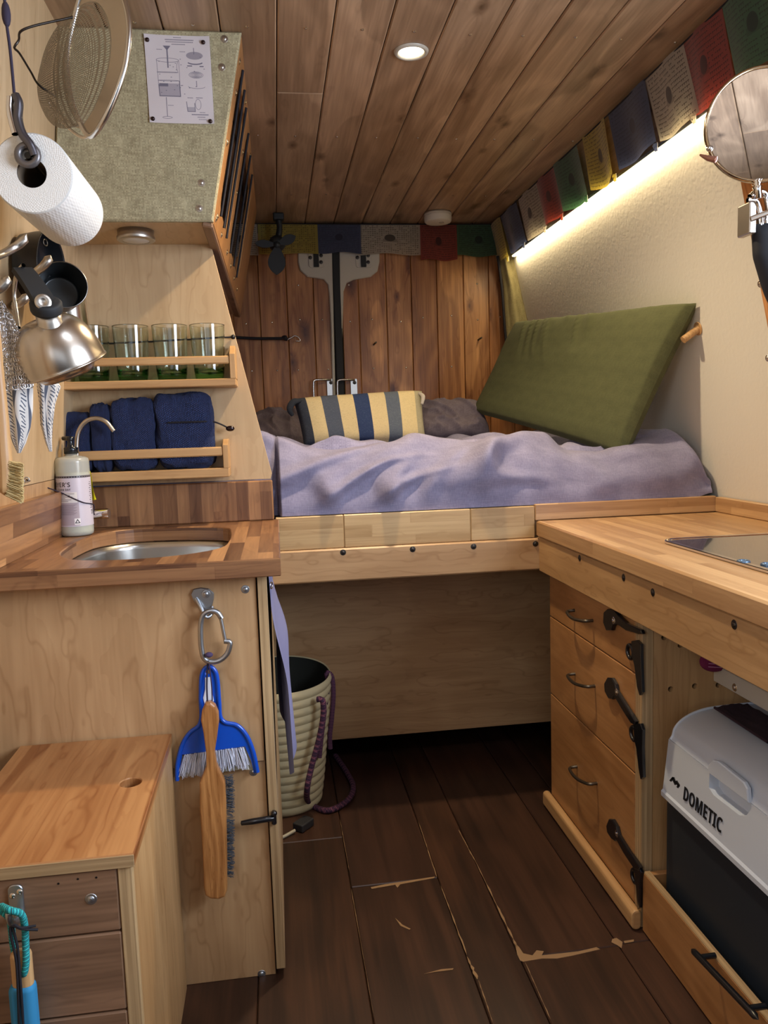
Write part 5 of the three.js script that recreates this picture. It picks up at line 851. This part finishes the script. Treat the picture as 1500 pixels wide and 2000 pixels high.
// ------------------------------------------------------------------ right: kitchen counter
const CY = 0.8262, XF = 0.703;
{
  const o = thing('kitchen_worktop', 'long pale butcher block worktop beside the bed', 'worktop');
  const hz = [rrect(0.845, 1.12, 1.05, 1.585, 0.02).map(([x, z]) => [x, -z])];
  part('worktop', plateY([[XF - 0.004, -0.45], [XF, ZB], [1.252, ZB], [1.252, -0.45]], CY - 0.043, CY, 0.004, [], 'z'), M.block, o);
  part('rear_curb', bx(XF - 0.0015, 1.238, CY + 0.0005, CY + 0.0455, ZB - 0.029, ZB - 0.004, 0.002), M.block, o);
  part('side_curb', bx(1.234, 1.254, CY + 0.0005, CY + 0.043, ZB - 0.003, -0.45, 0.002, 'z'), M.block, o);
  const fa = part('fascia', bx(XF + 0.005, XF + 0.026, 0.687, CY - 0.044, ZB + 0.005, -0.45, 0.002, 'z'), M.birch, o);
  for (const [u, v] of [[1132, 1090], [1218, 1128], [1275, 1157], [1434, 1220]]) screw(fa, P(u, v, 'x', XF + 0.005), V(-1, 0, 0), boltGeo, M.darkMetal, 'bolt');
}
{
  const o = thing('gas_hob', 'steel framed gas hob with a dark glass lid in the worktop', 'hob');
  const R = rrect(0.826, 1.135, -1.61, -1.02, 0.042, 8), I = rrect(0.839, 1.122, -1.597, -1.033, 0.030, 8);
  part('frame', plateY(R, CY + 0.0005, CY + 0.007, 0.0012, [I.slice().reverse()]), M.chrome, o);
  part('glass_lid', plateY(rrect(0.8395, 1.1215, -1.5965, -1.0335, 0.0295, 8), CY + 0.001, CY + 0.0055), std(0x1b1e20, 0.05, 0, { clearcoat: 1, clearcoatRoughness: 0.02 }), o);
  for (const [u, v] of [[1452, 1097], [1499, 1103]]) { const p = P(u, v, 'y', CY + 0.006); part('lid_grommet', new THREE.TorusGeometry(0.009, 0.003, 8, 24).rotateX(Math.PI / 2).translate(p.x, CY + 0.0065, p.z), std(0x5a7086, 0.3, 0.5), o); }
  for (const [x, z] of [[0.836, -1.59], [0.836, -1.03]]) screw(o, V(x + 0.004, CY + 0.007, z), V(0, 1, 0), screwGeo, M.screw);
}
{
  const o = thing('drawer_cabinet', 'three drawer plywood cabinet with black lever latches under the worktop', 'cabinet'), X = 0.735, zl = ZB + 0.013, zr = -1.528;
  const Y = [0.684, 0.559, 0.337, 0.048];
  const hole = (u, v) => P(u, v, 'z', -1.4965);
  for (let i = 0; i < 3; i++) {
    const d = part('drawer', bx(X, X + 0.016, Y[i + 1] + (i === 2 ? -0.01 : 0.0015), Y[i] - 0.0015, zl, zr, 0.0015, 'z'), M.drawer, o);
    const [a, b] = [[[1122, 1192], [1158, 1212]], [[1123, 1316], [1162, 1340]], [[1127, 1497], [1166, 1530]]][i], A = P(...a, 'x', X), B = P(...b, 'x', X), m = A.clone().lerp(B, 0.5);
    part('pull', tube([A, A.clone().add(V(-0.018, -0.002, 0)), A.clone().lerp(B, 0.2).add(V(-0.026, -0.004, 0)), m.clone().add(V(-0.028, -0.006, 0)), A.clone().lerp(B, 0.8).add(V(-0.026, -0.003, 0)), B.clone().add(V(-0.018, 0, 0)), B], 0.0042, 50, 8), std(0x6a6256, 0.35, 0.9), d, 'bent metal pull');
  }
  part('kick_trim', (() => { const g = extr(rrect(0, 0.022, 0, 0.044, 0.010), 0.572, 0.004, [], 2); g.translate(X - 0.0225, 0.001, ZB + 0.001); return grained(g, 'z'); })(), M.pine, o, 'rounded pale kick trim');
  part('edge_board', bx(X + 0.001, X + 0.017, 0.001, 0.686, zr + 0.001, zr + 0.014, 0.001, 'y'), M.ply, o); part('edge_board', bx(X + 0.001, X + 0.026, 0.001, 0.686, zr + 0.0145, zr + 0.031, 0.001, 'y'), M.ply, o);
  const hs = [[1310, 1346], [1357, 1340], [1403, 1338], [1297, 1245], [1329, 1260]].map(([u, v]) => { const p = hole(u, v); return circle(p.x, p.y, 0.0062, 14); });
  part('side_panel', plateZ([[X + 0.0265, 0.001], [1.20, 0.001], [1.20, 0.70], [X + 0.0265, 0.70]], -1.512, -1.4965, 0, hs, 'y'), M.birch, o);
  part('carcass', bx(X + 0.0175, 1.20, 0.001, 0.684, zl, -1.53, 0.001), M.backing, o);
  // three black cast latches: lever on the drawer, ringed catch on the edge
  const S = (pts) => pts.map(([u, v]) => { const p = P(u, v, 'x', X - 0.004); return [p.z, p.y]; });
  const Lv = [[[1183, 1195], [1190, 1189], [1202, 1189], [1214, 1203], [1228, 1217], [1256, 1230], [1259, 1238], [1250, 1238], [1226, 1231], [1210, 1220], [1202, 1221], [1199, 1231], [1188, 1231], [1182, 1216]],
    [[1184, 1334], [1190, 1323], [1199, 1324], [1206, 1336], [1208, 1348], [1228, 1380], [1246, 1409], [1243, 1416], [1236, 1412], [1218, 1384], [1204, 1360], [1200, 1366], [1192, 1364], [1185, 1350]],
    [[1188, 1612], [1193, 1599], [1200, 1600], [1208, 1614], [1212, 1630], [1232, 1662], [1255, 1694], [1252, 1700], [1242, 1696], [1222, 1666], [1208, 1640], [1205, 1643], [1198, 1638], [1190, 1626]]];
  const Rg = [[1231, 1273, 1.0], [1238, 1433, 1.0], [1240, 1712, 1.0]], Bd = [[[1236, 1252], [1246, 1250], [1254, 1258], [1255, 1300], [1257, 1352], [1252, 1358], [1247, 1340], [1242, 1300], [1238, 1284]], [[1240, 1414], [1254, 1413], [1258, 1425], [1257, 1460], [1259, 1518], [1254, 1522], [1250, 1500], [1246, 1462], [1242, 1446]], [[1242, 1696], [1252, 1695], [1256, 1704], [1253, 1730], [1252, 1772], [1248, 1775], [1246, 1740], [1244, 1724]]];
  for (let i = 0; i < 3; i++) {
    const la = thing('lever_latch', ['black cast lever latch with a flat lever on the top drawer', 'black cast lever latch slanting across the middle drawer', 'black cast lever latch on the bottom drawer near the kick trim'][i], 'latch', 'black drawer latches');
    part('lever', plateX(S(Lv[i]), X - 0.010, X - 0.0005, 0.002), M.iron, la);
    const c = part('catch', plateX(S(Bd[i]), X - 0.008, X - 0.0005, 0.001), M.iron, la);
    const p = P(Rg[i][0], Rg[i][1], 'x', X - 0.004); part('ring', new THREE.TorusGeometry(0.0145, 0.0042, 8, 24).rotateY(Math.PI / 2).translate(p.x, p.y, p.z), M.iron, c);
    const k = P([1198, 1204, 1204][i], [1212, 1352, 1628][i], 'x', X - 0.010); screw(la, k, V(-1, 0, 0), boltGeo, M.chrome, 'bolt');
  }
  // purple scrubber hanging on the side panel
  const c = P(1398, 1290, 'z', -1.47), sc = thing('purple_sponge', 'purple oval sponge with pale stripes hanging under the worktop', 'sponge'), g = new THREE.SphereGeometry(1, 28, 16).scale(0.036, 0.024, 0.012).translate(c.x, c.y, c.z);
  part('sponge', g, std(0x6a1640, 0.9), sc); for (let i = 0; i < 4; i++) part('stripe', tube([V(c.x - 0.022, c.y + 0.012 - i * 0.007, c.z + 0.0095), V(c.x, c.y + 0.010 - i * 0.007, c.z + 0.0125), V(c.x + 0.022, c.y + 0.007 - i * 0.007, c.z + 0.0095)], 0.0008, 12, 5), std(0xc48aa8, 0.8), sc);
  part('loop', tube([V(c.x, c.y + 0.02, c.z), V(c.x, 0.685, c.z)], 0.001, 6, 5), M.cord, sc);
  const br = thing('support_bracket', 'grey metal bracket with a bolt under the worktop', 'bracket'), b0 = P(1434, 1318, 'z', -1.42), b1 = P(1438, 1352, 'z', -1.42);
  part('bar', bx(b0.x, b0.x + 0.02, b1.y, b0.y, -1.495, -0.60, 0.001, 'z'), M.paint, br); screw(br, P(1444, 1342, 'z', -1.418).add(V(0.0, 0, 0)).setX(b0.x), V(-1, 0, 0), boltGeo, M.screw, 'bolt');
  part('hanger_tab', bx(b0.x + 0.002, b0.x + 0.016, b0.y + 0.0005, CY - 0.0435, -1.40, -1.34), M.paint, br);
}
{ // sliding tray
  const o = thing('fridge_tray', 'shallow plywood drawer tray with a black bar handle', 'drawer'), X = 0.733, z0 = -1.484, z1 = -0.60, H = 0.137;
  const f = part('front_board', bx(X, X + 0.016, 0.004, H, z0, z1, 0.0015, 'z'), M.drawer, o);
  part('board_edge', bx(X + 0.0005, X + 0.0155, H + 0.0002, H + 0.0012, z0 + 0.0005, z1, 0.0003, 'z'), M.ply, f);
  part('end_board', bx(X + 0.0165, 1.19, 0.004, H, z0, z0 + 0.014, 0.0015, 'x'), M.drawer, o); part('bottom_board', bx(X + 0.0165, 1.19, 0.004, 0.016, z0 + 0.0145, z1, 0.001, 'z'), M.birch, o);
  const a = P(1350, 1853, 'x', X - 0.03), b = P(1482, 1992, 'x', X - 0.03);
  const h = part('bar_handle', taper([a, a.clone().lerp(b, 0.3), a.clone().lerp(b, 0.7), b], [0.006, 0.006, 0.006, 0.006], 12, 20), M.iron, f, 'black bar handle');
  for (const t of [0.14, 0.86]) { const p = a.clone().lerp(b, t); part('post', rod(p, p.clone().setX(X), 0.005, 12), M.iron, h); }
}
{ // portable fridge
  const o = thing('portable_fridge', 'pale grey and dark slate portable fridge in the plywood tray', 'fridge'), z0 = -1.462, z1 = -0.745, grey = std(0xc2cad4, 0.42), slate = std(0x1b242e, 0.55);
  const XFr = 0.764;
  const along2 = (pts, za, zb, bev) => { const g = extr(pts, zb - za, bev, [], 3); g.translate(0, 0, za); return toCreasedNormals(g, 0.5); };
  part('body', along2([[XFr + 0.006, 0.0165], [1.145, 0.0165], [1.145, 0.318], [XFr + 0.006, 0.318]], z0 + 0.004, z1 - 0.004, 0.008), slate, o, 'dark slate lower body');
  const band = [[XFr - 0.004, 0.3185], [1.15, 0.3185], [1.146, 0.4385], [XFr + 0.012, 0.4385], [XFr, 0.332], [XFr - 0.004, 0.328]];
  const bandGeo = along2(band, z0, z1, 0.004);
  const lid = [[XFr + 0.0125, 0.4395]]; for (let i = 0; i <= 12; i++) { const t = i / 12 * Math.PI / 2; lid.push([XFr + 0.018 + 0.10 * (1 - Math.cos(t)), 0.448 + 0.052 * Math.sin(t)]); } lid.push([1.10, 0.502], [1.13, 0.496], [1.143, 0.470], [1.145, 0.4395]);
  const L = part('lid', along2(lid.reverse(), z0 + 0.003, z1 - 0.003, 0.003), grey, o);
  // end cap ridge round the lid
  part('end_ridge', tube(lid.map(([x, y]) => V(x, y + 0.001, z0 + 0.010)), 0.0028, 60, 8), grey, L);
  // latch recess in the lid edge
  const q = (u, v) => { const p = P(u, v, 'x', XFr + 0.010); return [p.z, p.y]; };
  const cut = plateX([[1384, 1506], [1464, 1566], [1466, 1580], [1458, 1594], [1446, 1592], [1396, 1553], [1386, 1538]].map(([u, v]) => q(u, v)), XFr - 0.02, XFr + 0.030, 0.001);
  const ready = (g) => { const r = g.index ? g.toNonIndexed() : g; for (const k of Object.keys(r.attributes)) if (!['position', 'normal', 'uv'].includes(k)) r.deleteAttribute(k); r.clearGroups(); return new Brush(r); };
  const ev = new Evaluator(); ev.useGroups = false; const hollow = ev.evaluate(ready(bandGeo), ready(cut), SUBTRACTION).geometry; hollow.clearGroups();
  part('upper_band', hollow, grey, o);
  part('latch', plateX([[1384, 1508], [1386, 1493], [1394, 1484], [1404, 1486], [1455, 1527], [1462, 1540], [1464, 1568]].map(([u, v]) => q(u, v)), XFr + 0.007, XFr + 0.016, 0.002), grey, o, 'rounded lid latch');
  const font = await new FontLoader().loadAsync('fonts/droid/droid_sans_bold.typeface.json');
  const a = P(1336, 1572, 'x', XFr + 0.004), b = P(1412, 1622, 'x', XFr + 0.004), tg = new TextGeometry('DOMETIC', { font, size: 1, depth: 0.02, curveSegments: 6 }); tg.computeBoundingBox();
  const w = tg.boundingBox.max.x, sc = (b.z - a.z) / w, hgt = 0.027, sy = hgt / tg.boundingBox.max.y; tg.scale(sc, sy, 0.03); tg.rotateY(-Math.PI / 2);
  tg.rotateZ(-0.105); const y0 = P(1338, 1561, 'x', XFr + 0.004).y; tg.translate(XFr + 0.012 * (y0 - 0.332) / 0.1065 - 0.0012, y0, a.z); const ink = std(0x0b0f16, 0.5); part('lettering', tg, ink, o, 'black lettering reading DOMETIC');
  const lg = (u0, v0, u1, v1, w) => { const k = Math.hypot(u1 - u0, v1 - v0), nx = -(v1 - v0) / k * w, ny = (u1 - u0) / k * w; return plateX([[u0 + nx, v0 + ny], [u1 + nx, v1 + ny], [u1 - nx, v1 - ny], [u0 - nx, v0 - ny]].map(([u, v]) => q(u, v)), XFr + 0.0030, XFr + 0.0095); };
  part('logo', mergeGeometries([lg(1315, 1525, 1321, 1518, 2.2), lg(1320, 1518, 1326, 1532, 2.2), lg(1326, 1525, 1332, 1534, 2.2), lg(1332, 1533, 1327, 1541, 2.2)]), ink, o, 'black chevron logo');
  const th = thing('maroon_cloth', 'dark maroon cloth lying on the portable fridge', 'cloth');
  const k = [P(1396, 1384, 'y', 0.506), P(1460, 1374, 'y', 0.506), P(1560, 1440, 'y', 0.506), P(1500, 1452, 'y', 0.506)];
  part('cloth', surf((u, v) => { const p = k[0].clone().lerp(k[3], u).lerp(k[1].clone().lerp(k[2], u), v); p.y = 0.506 + 0.004 * Math.sin(u * 9 + v * 4) * 0.5 + 0.003 * noise(u * 8, v * 8, 151); return p; }, 30, 20), std(0x2c1822, 1, 0, { side: THREE.DoubleSide }), th);
  part('hem', tube([k[0].clone().setY(0.508), k[3].clone().setY(0.508)], 0.003, 20, 6), std(0x2c1822, 1), th);
}
{ // round mirror on a swing arm
  const z = -1.36, c = P(1490, 243, 'z', z), o = thing('shaving_mirror', 'round swivel mirror on a chrome arm in front of the wall', 'mirror'), n = V(-0.30, -0.03, 0.95).normalize();
  const R = 0.098, turn = new THREE.Quaternion().setFromUnitVectors(V(0, 1, 0), n), put = (g, d = 0) => { g.applyQuaternion(turn); g.translate(c.x + n.x * d, c.y + n.y * d, c.z + n.z * d); return g; };
  part('glass', put(lathe([[0, 0.0005], [R - 0.004, 0.0005]], 56)), std(0xdcdcdc, 0.01, 1, { side: THREE.DoubleSide }), o, 'mirror glass');
  part('rim', put(lathe([[R - 0.004, 0.001], [R - 0.002, 0.005], [R + 0.002, 0.003], [R + 0.002, -0.006], [R - 0.004, -0.010], [0, -0.011]], 56)), std(0xb8a488, 0.18, 1), o);
  const d = V(0.35, -1, 0.05), e = P(1478, 350, 'z', z), f = P(1482, 388, 'z', z);
  part('stem', lathed2([[0.006, 0], [0.009, 0.002], [0.006, 0.005], [0.009, 0.008], [0.006, 0.011], [0.009, 0.014], [0.007, 0.017], [0.007, e.distanceTo(f)], [0, e.distanceTo(f)]], e, f), M.chrome, o);
  const s = P(1386, 290, 'z', z - 0.01); part('pivot_knob', new THREE.SphereGeometry(0.006, 12, 10).translate(s.x, s.y, s.z), M.steel, o); part('pivot_tip', taper([P(1366, 302, 'z', z - 0.03), P(1384, 309, 'z', z - 0.02), P(1400, 312, 'z', z - 0.01)], [0.0015, 0.005, 0.006]), std(0x9a6a58, 0.3, 0.6), o);
  const A = (u, v, d2 = 0) => P(u, v, 'z', z - 0.02 + d2);
  part('arm', tube([A(1465, 385), A(1480, 374), A(1494, 378), A(1500, 400), A(1502, 425)], 0.006, 30, 10), M.chrome, o); part('arm', tube([A(1460, 390, 0.01), A(1476, 392, 0.01), A(1484, 410, 0.01), A(1488, 440, 0.01)], 0.005, 30, 10), M.chrome, o);
  const pl = A(1466, 425), bar = part('clamp', bx(pl.x - 0.008, pl.x + 0.006, A(1466, 458).y, A(1466, 396).y, z - 0.05, z - 0.01, 0.002), M.brushed, o); part('clamp_bar', rod(A(1466, 428, 0.03), A(1530, 404, 0.05), 0.005), M.brushed, bar); part('clamp_body', rod(A(1490, 415), A(1492, 456), 0.014, 20), M.chrome, bar);
  const yb = c.y - 0.20, w = V(xRight(yb), yb, z - 0.06); part('wall_mount', rod(A(1500, 440), V(w.x + 0.0, A(1500, 440).y, z - 0.03), 0.012, 14), M.brushed, o);
  // dark quilted bag hanging beneath it
  const b = thing('dark_pouch', 'dark navy pouch hanging below the mirror arm', 'bag');
  part('pouch', surf((u, v) => { const rows = [[440, 1470, 1540], [462, 1472, 1550], [500, 1474, 1556], [540, 1486, 1560], [575, 1496, 1566], [600, 1504, 1570]], f2 = v * 5, k = Math.min(4, Math.floor(f2)), t = f2 - k, y = lerp(rows[k][0], rows[k + 1][0], t), l = lerp(rows[k][1], rows[k + 1][1], t), r = lerp(rows[k][2], rows[k + 1][2], t), th = u * 6.2832, e2 = Math.sqrt(Math.max(0.02, Math.sin(Math.min(1, v * 1.0 + 0.06) * Math.PI) + 0.25)); const p = A((l + r) / 2 + (r - l) / 2 * Math.cos(th), y); p.z += 0.03 * Math.sin(th) * clamp(e2); return p; }, 30, 24), std(0x10151e, 0.6, 0, { side: THREE.DoubleSide }), b);
  part('strap', tube([A(1500, 442), A(1502, 420), A(1504, 404)], 0.005, 10, 8), M.cord, b);
}
function lathed2(prof, from, to) { return along(lathe(prof, 24), from, to); }

rebase();
scene.traverse((o) => { if (o.isMesh) { o.castShadow = true; o.receiveShadow = true; } });
renderer.render(scene, camera);
